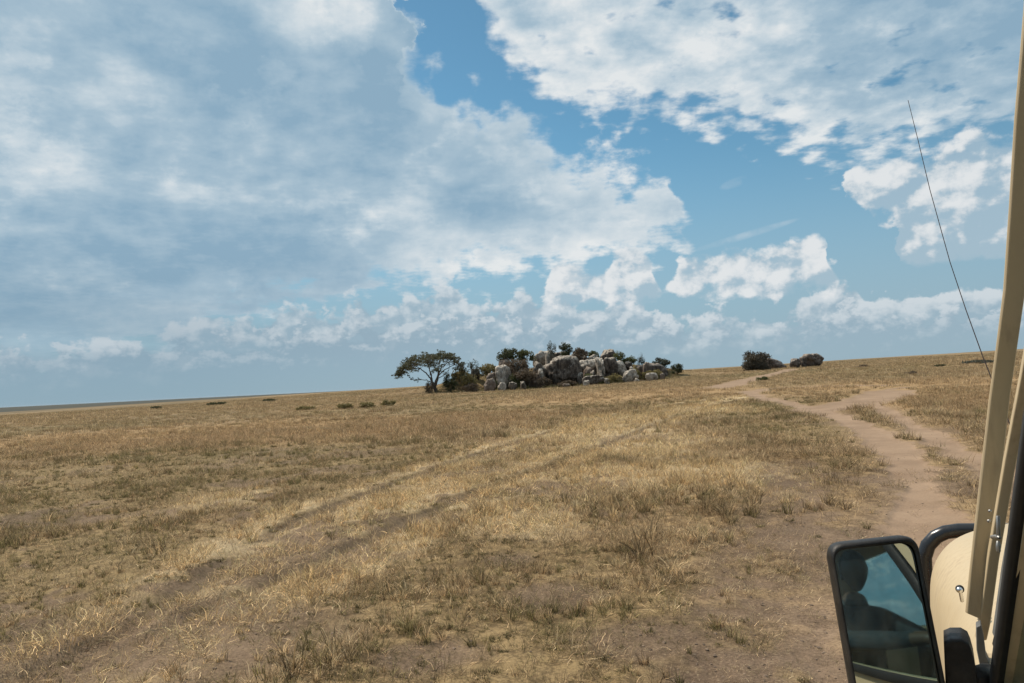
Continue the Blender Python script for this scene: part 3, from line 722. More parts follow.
# the outcrop by the road on the right
G2 = 'rocks of the small outcrop right of the kopje'
YO = ground_at(800, 367.5)[1]; print('outcrop', YO, ground_at(756, 370.5))
rock('outcrop_rock', 'largest squarish rock of the small outcrop with a pale left face', 805, 827, 353, Y=YO, mat=M_OUTCROP, group=G2, sharp=18, dep=.8, amp=.45)
rock('outcrop_rock', 'small peaked rock squeezed against the left of the squarish outcrop rock', 802, 811, 356.5, Y=YO + 1, mat=M_OUTCROP, group=G2, sharp=14, amp=.5)
rock('outcrop_rock', 'low separate rock leftmost in the small outcrop', 791, 804, 358, Y=YO, mat=M_OUTCROP, group=G2, dep=.8, sharp=16, amp=.5)
rock('outcrop_rock', 'dark slanting rock sticking out from behind the round roadside bush', 768, 789, 357.5, Y=YO + 2, mat=M_OUTCROP, group=G2, lean=-.6, dep=.5, sharp=14, amp=.5)

# ------------------------------------------------------------------ foliage
def leaf_material(name, ca, cb, transl=0.25):
    m, nt, b, out = new_mat(name)
    oi = attr('shade'); P = nt.nodes.new('ShaderNodeNewGeometry').outputs['Position']
    c = cmix(oi, ca, cb)
    nt.links.new(c, b.inputs['Base Color']); b.inputs['Roughness'].default_value = 0.7; b.inputs['Specular IOR Level'].default_value = 0.25
    tr = nt.nodes.new('ShaderNodeBsdfTranslucent'); nt.links.new(c, tr.inputs[0])
    mx = nt.nodes.new('ShaderNodeMixShader'); mx.inputs[0].default_value = transl
    nt.links.new(b.outputs[0], mx.inputs[1]); nt.links.new(tr.outputs[0], mx.inputs[2]); nt.links.new(mx.outputs[0], out.inputs[0])
    return m
L_DARK = leaf_material('dark_green_leaves', (0.035, 0.042, 0.019), (0.10, 0.108, 0.048))
L_GREEN = leaf_material('green_leaves', (0.060, 0.068, 0.026), (0.16, 0.165, 0.065))
L_YELL = leaf_material('yellow_green_leaves', (0.15, 0.125, 0.05), (0.31, 0.255, 0.11))
L_BROWN = leaf_material('brown_twigs_and_leaves', (0.085, 0.064, 0.044), (0.19, 0.145, 0.10))
L_DUSK = leaf_material('dusky_leaves', (0.050, 0.044, 0.032), (0.125, 0.108, 0.078))
L_GREY = leaf_material('grey_green_leaves', (0.055, 0.062, 0.048), (0.13, 0.135, 0.10))
L_ACACIA = leaf_material('acacia_leaves', (0.055, 0.060, 0.034), (0.15, 0.15, 0.085), 0.3)
def bark_mat():
    m, nt, b, out = new_mat('bark'); P = objco(); n = noise(P, 3.0, 6, 0.65)
    nt.links.new(cmix(n, (0.045, 0.035, 0.028), (0.14, 0.115, 0.09)), b.inputs['Base Color']); b.inputs['Roughness'].default_value = 0.9
    nt.links.new(bump(n, 0.6, 0.05), b.inputs['Normal']); return m
M_BARK = bark_mat()
def leaves_mesh(name, clumps, size, rng, mat, flatn=0.0):
    """clumps: list of (center, radii, count)"""
    C_, S_ = [], []
    for (c, rad, n) in clumps:
        d = rng.normal(size=(n, 3)); d /= np.linalg.norm(d, axis=1)[:, None]
        r = rng.rand(n) ** 0.42
        C_.append(np.array(c) + d * r[:, None] * np.array(rad)); S_.append(np.full(n, rng.rand()) * 0.6 + rng.rand(n) * 0.4)
    P = np.vstack(C_); S = np.concatenate(S_); n = len(P)
    a = rng.normal(size=(n, 3)); a /= np.linalg.norm(a, axis=1)[:, None]
    b = rng.normal(size=(n, 3)); b[:, 2] += flatn; b = np.cross(a, b); b /= np.linalg.norm(b, axis=1)[:, None]
    s = size * rng.uniform(0.5, 1.3, n)[:, None]
    v = np.stack([P - a * s, P + b * s * 0.42, P + a * s, P - b * s * 0.42], 1).reshape(-1, 3)
    f = np.arange(4 * n).reshape(-1, 4)
    me = np_mesh(name, v, f, None, [mat], smooth=False)
    fattr(me, 'shade', np.repeat(S, 4)); return me
def tube_bm(bm, pts, rads, n=7):
    rings = []
    for i, p in enumerate(pts):
        p = Vector(p); a = Vector(pts[max(i - 1, 0)]); b = Vector(pts[min(i + 1, len(pts) - 1)]); t = (b - a).normalized()
        u = t.cross(Vector((0.13, 1, 0.07))).normalized(); v = t.cross(u)
        rings.append([bm.verts.new(p + (u * math.cos(6.2832 * k / n) + v * math.sin(6.2832 * k / n)) * rads[i]) for k in range(n)])
    for A, B in zip(rings[:-1], rings[1:]):
        for k in range(n): bm.faces.new((A[k], A[(k + 1) % n], B[(k + 1) % n], B[k]))
    bm.faces.new(rings[0][::-1]); bm.faces.new(rings[-1])
def bm_obj(name, bm, mats, parent=None, smooth=True):
    bmesh.ops.recalc_face_normals(bm, faces=bm.faces)
    me = bpy.data.meshes.new(name); bm.to_mesh(me); bm.free()
    for p in me.polygons: p.use_smooth = smooth
    for m in (mats if isinstance(mats, (list, tuple)) else [mats]): me.materials.append(m)
    return link(name, me, parent)
_bs = [0]
def bush(name, label, x0, x1, top, base=None, Y=None, mat=None, cat='bush', group=None, fluff=1.0, spiky=False, dens=1.0, stems=5, sink=0.0, full=False):
    _bs[0] += 1; rng = np.random.RandomState(500 + _bs[0]); rnd = random.Random(500 + _bs[0])
    cx = (x0 + x1) / 2; x, y, z = stand(cx, base, Y)
    xa, _ = on_plane_y(x0, top, y); xb, _ = on_plane_y(x1, top, y); _, zt = on_plane_y(cx, top, y)
    w = xb - xa; h = max(zt - z, 0.2)
    if sink: z0 = max(h - sink, 0)
    else: z0 = 0
    root = bpy.data.objects.new(name, None); COL.objects.link(root); root.location = (x, y, z); props(root, label, cat, group)
    cl = []; hb = h - z0
    nC = 26 if not full else 60
    for i in range(nC):
        a = rnd.random() * 6.283; rr = math.sqrt(rnd.random()) * (0.30 if full else 0.40)
        zz = z0 + hb * ((0.02 if full else 0.16) + (0.80 if full else 0.72) * rnd.random() * math.sqrt(max(0, 1 - (rr / 0.5) ** 2)))
        s = rnd.uniform(0.12, 0.24)
        cl.append(((math.cos(a) * rr * w, math.sin(a) * rr * w * 0.8, zz), (w * s, w * s * 0.8, hb * s * (1.5 if spiky else 0.9)), int(60 * dens)))
    for i in range(int(10 * fluff)):
        a = rnd.random() * 6.283; rr = rnd.uniform(0.2, 0.46)
        zz = z0 + hb * rnd.uniform(0.5, 0.95) * (1 - rr * 0.6)
        cl.append(((math.cos(a) * rr * w, math.sin(a) * rr * w * .8, zz), (w * 0.07, w * 0.07, hb * (0.2 if spiky else 0.10)), 14))
    lm = leaves_mesh('foliage', cl, max(0.06, min(0.22, w * 0.055)), rng, mat or L_GREEN)
    link('foliage', lm, root)
    bm = bmesh.new()
    for i in range(stems):
        a = rnd.random() * 6.283; e = rnd.uniform(0.15, 0.4) * w; q = rnd.uniform(0.6, 0.95) * h
        tube_bm(bm, [(0.06 * w * math.cos(a), 0.06 * w * math.sin(a), -0.15), (0.4 * e * math.cos(a), 0.4 * e * math.sin(a), q * 0.5), (e * math.cos(a), e * math.sin(a), q)], [0.02 * w, 0.012 * w, 0.004 * w], 5)
    bm_obj('stem', bm, M_BARK, root)
    return root
GB = 'bushes growing on the kopje'
def B(label, x0, x1, top, Y, mat, **k): return bush('kopje_bush', label, x0, x1, top, Y=Y, mat=mat, group=GB, **k)
B('dark green spiky bush above the brown rock, left one of the pair on the kopje', 498, 518, 346, 153, L_DARK, sink=3.2)
B('dark green rounded bush right of the spiky one on the kopje', 515, 536, 348, 154, L_GREEN, sink=3.2)
B('broad leafless looking brown bush below the two dark green bushes', 503, 532, 357, 149.5, L_BROWN, dens=1.2, sink=3.5)
B('wispy grey bush at the summit of the kopje, left of the twin', 548, 558.5, 340.5, 157, L_GREY, spiky=True, dens=.6, sink=3.5)
B('compact dark green bush at the summit of the kopje, right of the wispy grey one', 560, 574, 341, 157, L_DARK, sink=3.2)
B('brown rounded bush on the crest just right of the summit bushes', 573, 590, 347, 154.5, L_BROWN, sink=3)
B('low olive bush on the crest left of the capping rock', 588, 601, 350, 157.5, L_GREEN, sink=2)
B('bright green bush hugging the right side of the capping rock', 613, 627, 349.5, 153, L_GREEN, sink=3.4)
B('mid green bush on the right shoulder next to the bright green one', 623, 639, 355.5, 153, L_GREEN, sink=2.5)
B('thin upright shrub between the right shoulder bushes', 638, 647, 354.5, 152, L_GREY, spiky=True, dens=.6, sink=2.5)
B('grey green spreading bush over the dark wedge slab', 651, 671, 357, 153, L_GREY, sink=2.4)
B('last low dark bush at the right end of the kopje', 671, 684, 362.5, 150, L_DARK)
B('dark green shrub at the left foot of the kopje beside the acacia', 442, 458, 373, 147, L_DARK)
B('olive yellow shrub on the left slope next to the dark green foot shrub', 457, 478, 371.5, 147.5, L_YELL)
B('yellow green shrub higher on the left slope under the thin stems', 478, 499, 362.5, 151.5, L_YELL, sink=3)
B('thin grey stems rising from the left slope of the kopje', 467, 481, 359, 151, L_GREY, spiky=True, dens=.25, sink=3.2)
B('brown scrub between the upright whitish block and the biggest boulder', 513, 541, 368, 145.5, L_BROWN, sink=2.6)
B('small dark shrub tucked at the foot of the upright whitish block', 489, 498, 376, 143.5, L_DARK)
B('olive scrub patch in the gap right of the biggest boulder', 583, 597, 371, 145, L_GREEN)
B('low olive shrub behind the mound shaped pale rock', 627, 642, 366, 147, L_YELL)
B('low yellow shrub at the left tail of the kopje behind the foot shrubs', 450, 470, 369, 152, L_YELL)
B('brown scrub at the foot of the kopje between two dark boulders', 536, 552, 377, 144, L_BROWN)
B('olive scrub at the foot of the tall split boulder', 594, 606, 375, 144, L_GREEN)
B('dry brown scrub low in front of the biggest round boulder', 556, 576, 380, 143.5, L_BROWN)
B('straw coloured shrub at the right foot below the dark wedge slab', 640, 662, 368, 146, L_YELL)
B('olive scrub filling the gap between upright block and brown rock', 508, 522, 372, 146, L_GREEN)
B('small brown bush to the left of the trunk foot of the acacia', 424, 434, 381, 148, L_BROWN)
B('dry low shrub in front of the left slope, below the olive yellow shrub', 460, 478, 382, 142, L_BROWN)
B('green grey bush clump in front of the smooth slab on the right slope', 603, 622, 373.5, 143, L_YELL)
bush('round_bush', 'big dark round bush standing alone beside the road right of the kopje', 738, 774, 348.5, base=370.5, full=True, mat=L_DUSK, dens=2.4, fluff=0.5, stems=9)
def undergrowth():
    rng = np.random.RandomState(77)
    for mat_, lab_, n_, sd_ in ((L_YELL, 'yellow green undergrowth and long grass over the slopes of the kopje', 480, 1), (L_BROWN, 'dry brown scrub matted between the boulders of the kopje', 260, 2)):
        cl = []
        for i in range(n_):
            x = KX + rng.uniform(-25, 24); e = abs(x - KX) / 25
            y = rng.uniform(140.5 + 4.5 * e, 160 - 6 * e); s_ = rng.uniform(0.35, 1.0) * (1.15 - 0.5 * e)
            z = hz(x, y); cl.append(((x, y, z + 0.25 * s_), (s_ * 1.1, s_ * 1.0, s_ * 0.55), int(46 * s_) + 8))
        o = link('undergrowth', leaves_mesh('undergrowth', cl, 0.11, rng, mat_)); props(o, lab_, 'undergrowth', kind='stuff')
undergrowth()
GL = 'low shrubs scattered over the grass plain'
for (x0, x1, tp, bs, mt, lb) in [
    (336, 354, 402.5, 409, L_YELL, 'low olive shrub in the grass, left one of the three left of the acacia'),
    (357, 376, 401.5, 408, L_YELL, 'low olive shrub in the grass, middle one of the three left of the acacia'),
    (380, 397, 399.5, 406, L_YELL, 'pale olive shrub in the grass, right one of the three left of the acacia'),
    (296, 316, 405.5, 410, L_YELL, 'flat yellowish shrub patch left of the three olive shrubs'),
    (208, 226, 402, 405, L_DARK, 'tiny dark shrub far out on the left plain below the dark horizon band'),
    (262, 276, 398.5, 401.5, L_DARK, 'tiny dark shrub on the left plain, next one towards the acacia'),
    (150, 163, 406, 409, L_DARK, 'tiny dark shrub farthest left on the plain'),
    (756, 768, 376, 381, L_GREEN, 'small shrub at the bend of the track in front of the round roadside bush'),
    (962, 996, 360, 363.5, L_GREY, 'dark strip of bush near the crest of the rise at the right'),
    (935, 946, 364, 366.5, L_DARK, 'tiny dark shrub on the right rise left of the dark strip of bush'),
    (858, 868, 364, 367, L_BROWN, 'tiny brown shrub on the right rise not far from the outcrop'),
    (905, 918, 371, 374.5, L_BROWN, 'low brown shrub halfway up the right rise')]:
    bush('low_shrub', lb, x0, x1, tp, base=bs, mat=mt, cat='shrub', group=GL, dens=0.6, fluff=0.5, stems=3)

# ------------------------------------------------------------------ acacia
def build_acacia():
    rnd = random.Random(11); rng = np.random.RandomState(11)
    Y = 149.0; bx, _ = on_plane_y(436, 387, Y); bz = hz(bx, Y)
    root = bpy.data.objects.new('acacia_tree', None); COL.objects.link(root); root.location = (bx, Y, bz)
    props(root, 'flat topped acacia tree standing alone left of the boulders', 'tree')
    k = Y / F / 5.12 * 1.0                        # metres per pixel of the enlarged study crop (5.12x)
    def q(u, v, dy=0.0): return Vector(((u - 285) * k * 1.02, dy, (345 - v) * k * 1.07 + 0.05))
    bm = bmesh.new(); ends = []
    def limb(pts, r0, r1):
        P = []; n = len(pts)
        for i in range(n - 1):
            for s in range(4):
                t = s / 4; P.append(pts[i].lerp(pts[i + 1], t) + Vector((rnd.gauss(0, .04), rnd.gauss(0, .06), rnd.gauss(0, .04))) * (0 if i + s == 0 else 1))
        P.append(pts[-1]); rads = [r0 + (r1 - r0) * (i / (len(P) - 1)) ** 0.8 for i in range(len(P))]
        tube_bm(bm, P, rads, 8); return P
    limb([q(287, 356), q(283, 338), q(276, 318), q(268, 300)], 0.42, 0.30)
    limbs = [([q(272, 306), q(258, 280), q(240, 255, -.6), q(215, 232, -1.6), q(180, 215, -2.4)], .20, .06),
             ([q(268, 300), q(262, 265, .5), q(252, 235, 1.2), q(240, 205, 1.8), q(232, 180, 2.0)], .19, .05),
             ([q(280, 325), q(292, 295, -.3), q(303, 265, -.9), q(318, 238, -1.6), q(345, 215, -2.2), q(372, 200, -2.6)], .22, .05),
             ([q(276, 312), q(290, 280, .5), q(298, 245, 1.4), q(300, 210, 2.2), q(310, 180, 2.8)], .20, .05),
             ([q(300, 270, -.5), q(325, 245, .8), q(355, 228, 1.8), q(390, 215, 2.6), q(415, 212, 2.8)], .12, .04),
             ([q(262, 298), q(238, 288, .6), q(205, 284, .9), q(170, 280, 1.0)], .12, .03),
             ([q(215, 232, -1.6), q(170, 228, -1.2), q(125, 240, -.6), q(80, 258, 0)], .08, .02),
             ([q(240, 205, 1.8), q(205, 190, 2.4), q(165, 188, 2.0), q(135, 190, 1.2)], .07, .02),
             ([q(258, 265, 0), q(262, 230, -1.8), q(272, 195, -3.2), q(280, 175, -3.6)], .10, .03),
             ([q(292, 285, .3), q(335, 258, 3.0), q(350, 225, 4.2), q(345, 195, 4.6)], .09, .03),
             ([q(345, 215, -2.2), q(385, 222, -1.6), q(425, 232, -.8)], .06, .02)]
    mid = []
    for pts, a, b in limbs:
        P = limb(pts, a, b); mid += P[len(P) // 2:]
    pads = []
    # umbrella of flat pads
    topz = lambda u: np.interp(u, [60, 100, 135, 175, 230, 300, 350, 400, 425, 440], [262, 236, 196, 165, 146, 146, 150, 172, 200, 232])
    for i in range(200):
        u = rnd.uniform(95, 428); d = abs(u - 262) / 175
        v = topz(u) + abs(rnd.gauss(0, 1)) * (36 if u > 150 else 14) + 4
        dy = rnd.uniform(-1, 1) * 5.5 * math.sqrt(max(0.05, 1 - min(1, d) ** 2))
        v += abs(dy) * 3.0
        pads.append((q(u, v, dy), rnd.uniform(0.45, 0.95)))
    for (u, v) in [(70, 258), (85, 252), (105, 248), (125, 252), (150, 262), (165, 280), (150, 236), (188, 286), (205, 282), (418, 226), (424, 212), (420, 240), (395, 236), (378, 240), (122, 186), (148, 182)]:
        pads.append((q(u, v, rnd.uniform(-.8, .8)), rnd.uniform(0.28, 0.5)))
    cl = []
    for c, r in pads:
        m_ = min(mid, key=lambda p: (p - c).length)
        mm = m_.lerp(c, 0.5) + Vector((rnd.gauss(0, .15), rnd.gauss(0, .15), -0.1))
        tube_bm(bm, [m_, mm, c], [0.035, 0.025, 0.012], 4)
        cl.append((tuple(c), (r, r, r * 0.38), int(95 * r)))
        for j in range(3):
            a = rnd.random() * 6.28
            cl.append(((c.x + math.cos(a) * r * .9, c.y + math.sin(a) * r * .9, c.z + rnd.gauss(0, .18)), (r * .35, r * .35, r * .2), 20))
    bm_obj('trunk', bm, M_BARK, root)
    link('crown', leaves_mesh('crown', cl, 0.12, rng, L_ACACIA, flatn=0.8), root)
build_acacia()

# ------------------------------------------------------------------ safari vehicle (local frame: x right, y forward, z up; origin on the ground below its middle)
VTH = R(25.571); vf = Vector((math.sin(VTH), math.cos(VTH), 0)); vr = Vector((math.cos(VTH), -math.sin(VTH), 0))
VCX = -1.0                                    # the camera leans out beside the left wall, at local (-1, 0, 1.8)
VORG = Vector((0, 0, 0)) - vr * VCX
def vloc(px, py, y):                          # local point at forward distance y
    d = fw + rt * ((px - W / 2) / F) - up * ((py - H / 2) / F); t = y / d.dot(vf)
    return Vector((VCX + t * d.dot(vr), y, CAM_Z + t * d.z))
def vray(px, py):
    d = fw + rt * ((px - W / 2) / F) - up * ((py - H / 2) / F)
    return Vector((d.dot(vr), d.dot(vf), d.z)).normalized()
VC = Vector((VCX, 0, CAM_Z))
def simple_mat(name, col, rough=0.5, metal=0.0, spec=0.5, var=0.12, sc=6.0, bmp=0.0, col2=None, coat=0.0):
    m, nt, b, out = new_mat(name); P = objco(); n = noise(P, sc, 6, 0.65)
    nt.links.new(cmix(sstep(n, 0.35, 0.7), tuple(c * (1 - var) for c in col), col2 or tuple(min(1, c * (1 + var)) for c in col)), b.inputs['Base Color'])
    nt.links.new(lstep(noise(P, sc * 3, 4, 0.6), 0.3, 0.7, max(0.02, rough - 0.08), min(1, rough + 0.1)).v, b.inputs['Roughness'])
    b.inputs['Metallic'].default_value = metal; b.inputs['Specular IOR Level'].default_value = spec
    b.inputs['Coat Weight'].default_value = coat; b.inputs['Coat Roughness'].default_value = 0.15
    if bmp: nt.links.new(bump(noise(P, sc * 12, 4, 0.7), bmp, 0.002), b.inputs['Normal'])
    return m
def cream_mat():
    m, nt, b, out = new_mat('cream_paint'); P = objco()
    n = noise(P, 5.0, 6, 0.65); n2 = noise(P, 38.0, 5, 0.75); sp = nt.nodes.new('ShaderNodeSeparateXYZ'); nt.links.new(P, sp.inputs[0])
    drip = noise(vec(E(sp.outputs[0]) * 60, E(sp.outputs[1]) * 60, E(sp.outputs[2]) * 5), 1.0, 4, 0.6)
    c = cmix(n, (0.44, 0.35, 0.22), (0.53, 0.43, 0.275))
    c = cmix(sstep(n * .5 + drip * .5, 0.50, 0.66) * 0.45, c, (0.29, 0.22, 0.15))       # dust runs
    c = cmix(sstep(n2, 0.66, 0.72) * 0.5, c, (0.20, 0.15, 0.10))                            # chips and specks
    nt.links.new(c, b.inputs['Base Color']); nt.links.new(lstep(n * .5 + drip * .5, .35, .65, .34, .62).v, b.inputs['Roughness']); b.inputs['Specular IOR Level'].default_value = 0.4
    nt.links.new(bump(n2, 0.12, 0.0015), b.inputs['Normal']); return m
M_CREAM = cream_mat()
M_BLACKP = simple_mat('black_plastic', (0.010, 0.010, 0.011), 0.5, spec=0.35, var=0.25, sc=22, bmp=0.35, col2=(0.030, 0.028, 0.026))
M_RUBBER = simple_mat('black_rubber', (0.012, 0.012, 0.012), 0.7, var=0.2, sc=10)
M_BLACKM = simple_mat('black_painted_steel', (0.012, 0.013, 0.016), 0.28, spec=0.6, var=0.2, sc=9)
M_GREYP = simple_mat('grey_plastic', (0.13, 0.135, 0.135), 0.55, var=0.15, sc=10)
M_CHROME = simple_mat('chrome', (0.72, 0.72, 0.72), 0.15, metal=1.0, var=0.05, sc=12)
M_TYRE = simple_mat('tyre_rubber', (0.03, 0.028, 0.026), 0.85, var=0.3, sc=12, bmp=0.4)
M_STEEL = simple_mat('grey_steel', (0.35, 0.35, 0.34), 0.4, metal=0.8, var=0.1)
M_SEAT = simple_mat('dark_seat_cloth', (0.05, 0.048, 0.045), 0.9, var=0.2, sc=20)
M_DASH = simple_mat('dark_dashboard', (0.03, 0.03, 0.032), 0.7, var=0.2)
M_LENS = simple_mat('headlight_lens', (0.6, 0.62, 0.62), 0.1, metal=0.6, var=0.05)
M_ANT = simple_mat('brown_grey_whip', (0.10, 0.075, 0.075), 0.5)
M_ORANGE = simple_mat('orange_lens', (0.6, 0.2, 0.02), 0.25, var=0.05)
def glass_mat(name, tint, gl=0.0):
    m = bpy.data.materials.new(name); m.use_nodes = True; nt = m.node_tree; nt.nodes.clear(); E.nt = nt
    out = nt.nodes.new('ShaderNodeOutputMaterial'); g = nt.nodes.new('ShaderNodeBsdfGlossy'); t = nt.nodes.new('ShaderNodeBsdfTransparent')
    t.inputs[0].default_value = (*tint, 1); g.inputs['Roughness'].default_value = 0.03
    P = objco(); dn = noise(P, 7.0, 6, 0.7)
    df = nt.nodes.new('ShaderNodeBsdfDiffuse'); df.inputs[0].default_value = (0.34, 0.30, 0.25, 1)
    lw = nt.nodes.new('ShaderNodeLayerWeight'); lw.inputs[0].default_value = 0.5
    fc = E(lw.outputs['Facing']); fr = E.m('POWER', fc, 6.0) * 0.93 + 0.008
    mx = nt.nodes.new('ShaderNodeMixShader'); nt.links.new(fr.v, mx.inputs[0]); nt.links.new(t.outputs[0], mx.inputs[1]); nt.links.new(g.outputs[0], mx.inputs[2])
    m2 = nt.nodes.new('ShaderNodeMixShader'); nt.links.new(lstep(dn, 0.45, 0.8, 0.01, 0.10).v, m2.inputs[0]); nt.links.new(mx.outputs[0], m2.inputs[1]); nt.links.new(df.outputs[0], m2.inputs[2])
    nt.links.new(m2.outputs[0], out.inputs[0]); return m
M_GLASS = glass_mat('window_glass', (0.78, 0.86, 0.86))
def mirror_mat():
    m, nt, b, out = new_mat('mirror_glass'); P = objco()
    b.inputs['Base Color'].default_value = (0.52, 0.60, 0.59, 1); b.inputs['Metallic'].default_value = 1.0
    b.inputs['Roughness'].default_value = 0.03
    df = nt.nodes.new('ShaderNodeBsdfDiffuse'); df.inputs[0].default_value = (0.25, 0.22, 0.18, 1)
    mx = nt.nodes.new('ShaderNodeMixShader'); nt.links.new(lstep(noise(P, 26.0, 6, 0.7), 0.5, 0.85, 0.012, 0.09).v, mx.inputs[0])
    nt.links.new(b.outputs[0], mx.inputs[1]); nt.links.new(df.outputs[0], mx.inputs[2]); nt.links.new(mx.outputs[0], out.inputs[0]); return m
M_MIRROR = mirror_mat()

veh = bpy.data.objects.new('safari_vehicle', None); COL.objects.link(veh)
veh.location = (VORG.x, VORG.y, 0); veh.rotation_euler = (0, 0, -VTH)
props(veh, 'cream safari four wheel drive with a black door mirror, seen from its left side window', 'car')

def box(bm, x0, x1, y0, y1, z0, z1, bev=0.0):
    r_ = bmesh.ops.create_cube(bm, size=1.0); vs = r_['verts']
    for v in vs: v.co = Vector(((x0 + x1) / 2 + v.co.x * (x1 - x0), (y0 + y1) / 2 + v.co.y * (y1 - y0), (z0 + z1) / 2 + v.co.z * (z1 - z0)))
    if bev:
        es = list({e for v in vs for e in v.link_edges}); bmesh.ops.bevel(bm, geom=es, offset=bev, segments=3, affect='EDGES', profile=0.6)
def vobj(name, bm, mat, parent=None, smooth=True, bevel=0.0):
    o = bm_obj(name, bm, mat, parent or veh, smooth)
    if bevel:
        b = o.modifiers.new('bevel', 'BEVEL'); b.width = bevel; b.segments = 3; b.limit_method = 'ANGLE'; b.angle_limit = R(35)
    if smooth:
        o.modifiers.new('wn', 'WEIGHTED_NORMAL')
    return o
def prism(bm, outline, off):
    """outline: list of Vectors (planar); extruded by vector off"""
    a = [bm.verts.new(p) for p in outline]; b = [bm.verts.new(p + off) for p in outline]; n = len(a)
    bm.faces.new(a); bm.faces.new(b[::-1])
    for i in range(n): bm.faces.new((a[i], b[i], b[(i + 1) % n], a[(i + 1) % n]))
def strip_tube(bm, pts, wx, wy):
    """bar of rectangular section (wx across, wy along the car) through pts"""
    rings = []
    for p in pts: rings.append([bm.verts.new(p + Vector(o)) for o in ((0, 0, 0), (wx, 0, 0), (wx, wy, 0), (0, wy, 0))])
    for A, B_ in zip(rings[:-1], rings[1:]):
        for k in range(4): bm.faces.new((A[k], A[(k + 1) % 4], B_[(k + 1) % 4], B_[k]))
    bm.faces.new(rings[0][::-1]); bm.faces.new(rings[-1])
def wallx(z, s): return s * (0.862 - max(0, z - 1.3) * 0.06)

# bonnet and wings, lofted along y
def loft_body():
    bm = bmesh.new(); ys = [1.50, 1.62, 1.8, 1.95, 2.05, 2.2, 2.3, 2.4, 2.55, 2.68, 2.78, 2.84, 2.87]
    rows = []
    for y in ys:
        t = (y - 1.5) / 1.37; nose = max(0, (y - 2.7) / 0.17) ** 2
        zb = 0.50
        if abs(y - 2.3) < 0.47: zb = 0.40 + math.sqrt(0.5 ** 2 - (y - 2.3) ** 2)
        w = 0.012 * t - 0.09 * nose; dz = 0.035 * (1 - t) - 0.05 * nose + 0.045 * t
        prof = [(0.868 + w, zb), (0.872 + w, max(zb + 0.02, 0.98)), (0.868 + w, 1.07 + dz), (0.848 + w, 1.135 + dz), (0.808 + w, 1.19 + dz), (0.75 + w, 1.225 + dz), (0.66 + w, 1.25 + dz), (0.6 + w, 1.262 + dz), (0.59 + w, 1.258 + dz), (0.45, 1.285 + dz), (0.2, 1.30 + dz), (0.0, 1.305 + dz)]
        row = [(-x, y, z) for x, z in prof] + [(x, y, z) for x, z in prof[-2::-1]]
        rows.append([bm.verts.new(p) for p in row])
    for A, B_ in zip(rows[:-1], rows[1:]):
        for k in range(len(A) - 1): bm.faces.new((A[k], A[k + 1], B_[k + 1], B_[k]))
    bm.faces.new(rows[-1])
    return bm
o = vobj('bonnet', loft_body(), M_CREAM); o.modifiers.clear(); _m = o.modifiers.new('sub', 'SUBSURF'); _m.levels = _m.render_levels = 2
# side walls with window openings
def side_wall(s):
    bm = bmesh.new()
    def P(y, z): return Vector((wallx(z, s), y, z))
    T = Vector((-s * 0.035, 0, 0))
    quads = [[(1.50, 0.5), (1.50, 1.30), (-2.3, 1.30), (-2.3, 0.5)],
             [(1.345, 1.30), (0.64, 2.18), (0.60, 2.18), (1.315, 1.30)],            # front frame along the screen pillar
             [(0.34, 1.30), (0.34, 2.18), (0.20, 2.18), (0.20, 1.30)],
             [(-1.96, 1.30), (-1.96, 2.18), (-2.3, 2.18), (-2.3, 1.30)],
             [(0.80, 2.18), (0.6, 2.42), (-2.3, 2.42), (-2.3, 2.18)]]
    if s == -1: quads.append([(-0.85, 1.30), (-0.85, 2.18), (-1.0, 2.18), (-1.0, 1.30)])
    for q_ in quads: prism(bm, [P(*p) for p in q_], T)
    return bm
for s in (-1, 1):
    vobj('side_wall', side_wall(s), M_CREAM, smooth=False)
    bm = bmesh.new(); prism(bm, [Vector((wallx(z, s) - s * 0.016, y, z)) for y, z in ((1.312, 1.302), (0.605, 2.178), (0.342, 2.178), (0.342, 1.302))], Vector((-s * 0.004, 0, 0)))
    vobj('door_window', bm, M_GLASS, smooth=False)
    if s == 1:
        bm = bmesh.new(); prism(bm, [Vector((wallx(z, s) - s * 0.016, y, z)) for y, z in ((0.198, 1.302), (0.198, 2.178), (-1.958, 2.178), (-1.958, 1.302))], Vector((-s * 0.004, 0, 0)))
        vobj('door_window', bm, M_GLASS, smooth=False)
    # raked black weather seal down the front edge of the door window
    bm = bmesh.new()
    L = [(1.345, 1.24), (1.30, 1.34), (1.10, 1.615), (0.93, 1.84), (0.66, 2.17)]
    for (a, b) in zip(L[:-1], L[1:]):
        pass
    rings = []
    for y, z in L:
        x = wallx(z, s) + s * 0.001
        rings.append([bm.verts.new(p) for p in (Vector((x, y, z)), Vector((x + s * 0.010, y - 0.006, z)), Vector((x + s * 0.010, y - 0.028, z)), Vector((x - s * .004, y - 0.034, z)))])
    for A, B_ in zip(rings[:-1], rings[1:]):
        for k in range(4): bm.faces.new((A[k], A[(k + 1) % 4], B_[(k + 1) % 4], B_[k]))
    bm.faces.new(rings[0]); bm.faces.new(rings[-1][::-1])
    vobj('window_seal', bm, M_RUBBER)
    # black lower door window channel
    bm = bmesh.new(); box(bm, *sorted((s * 0.866, s * 0.874)), 0.35, 1.24, 1.285, 1.305); vobj('window_channel', bm, M_RUBBER)
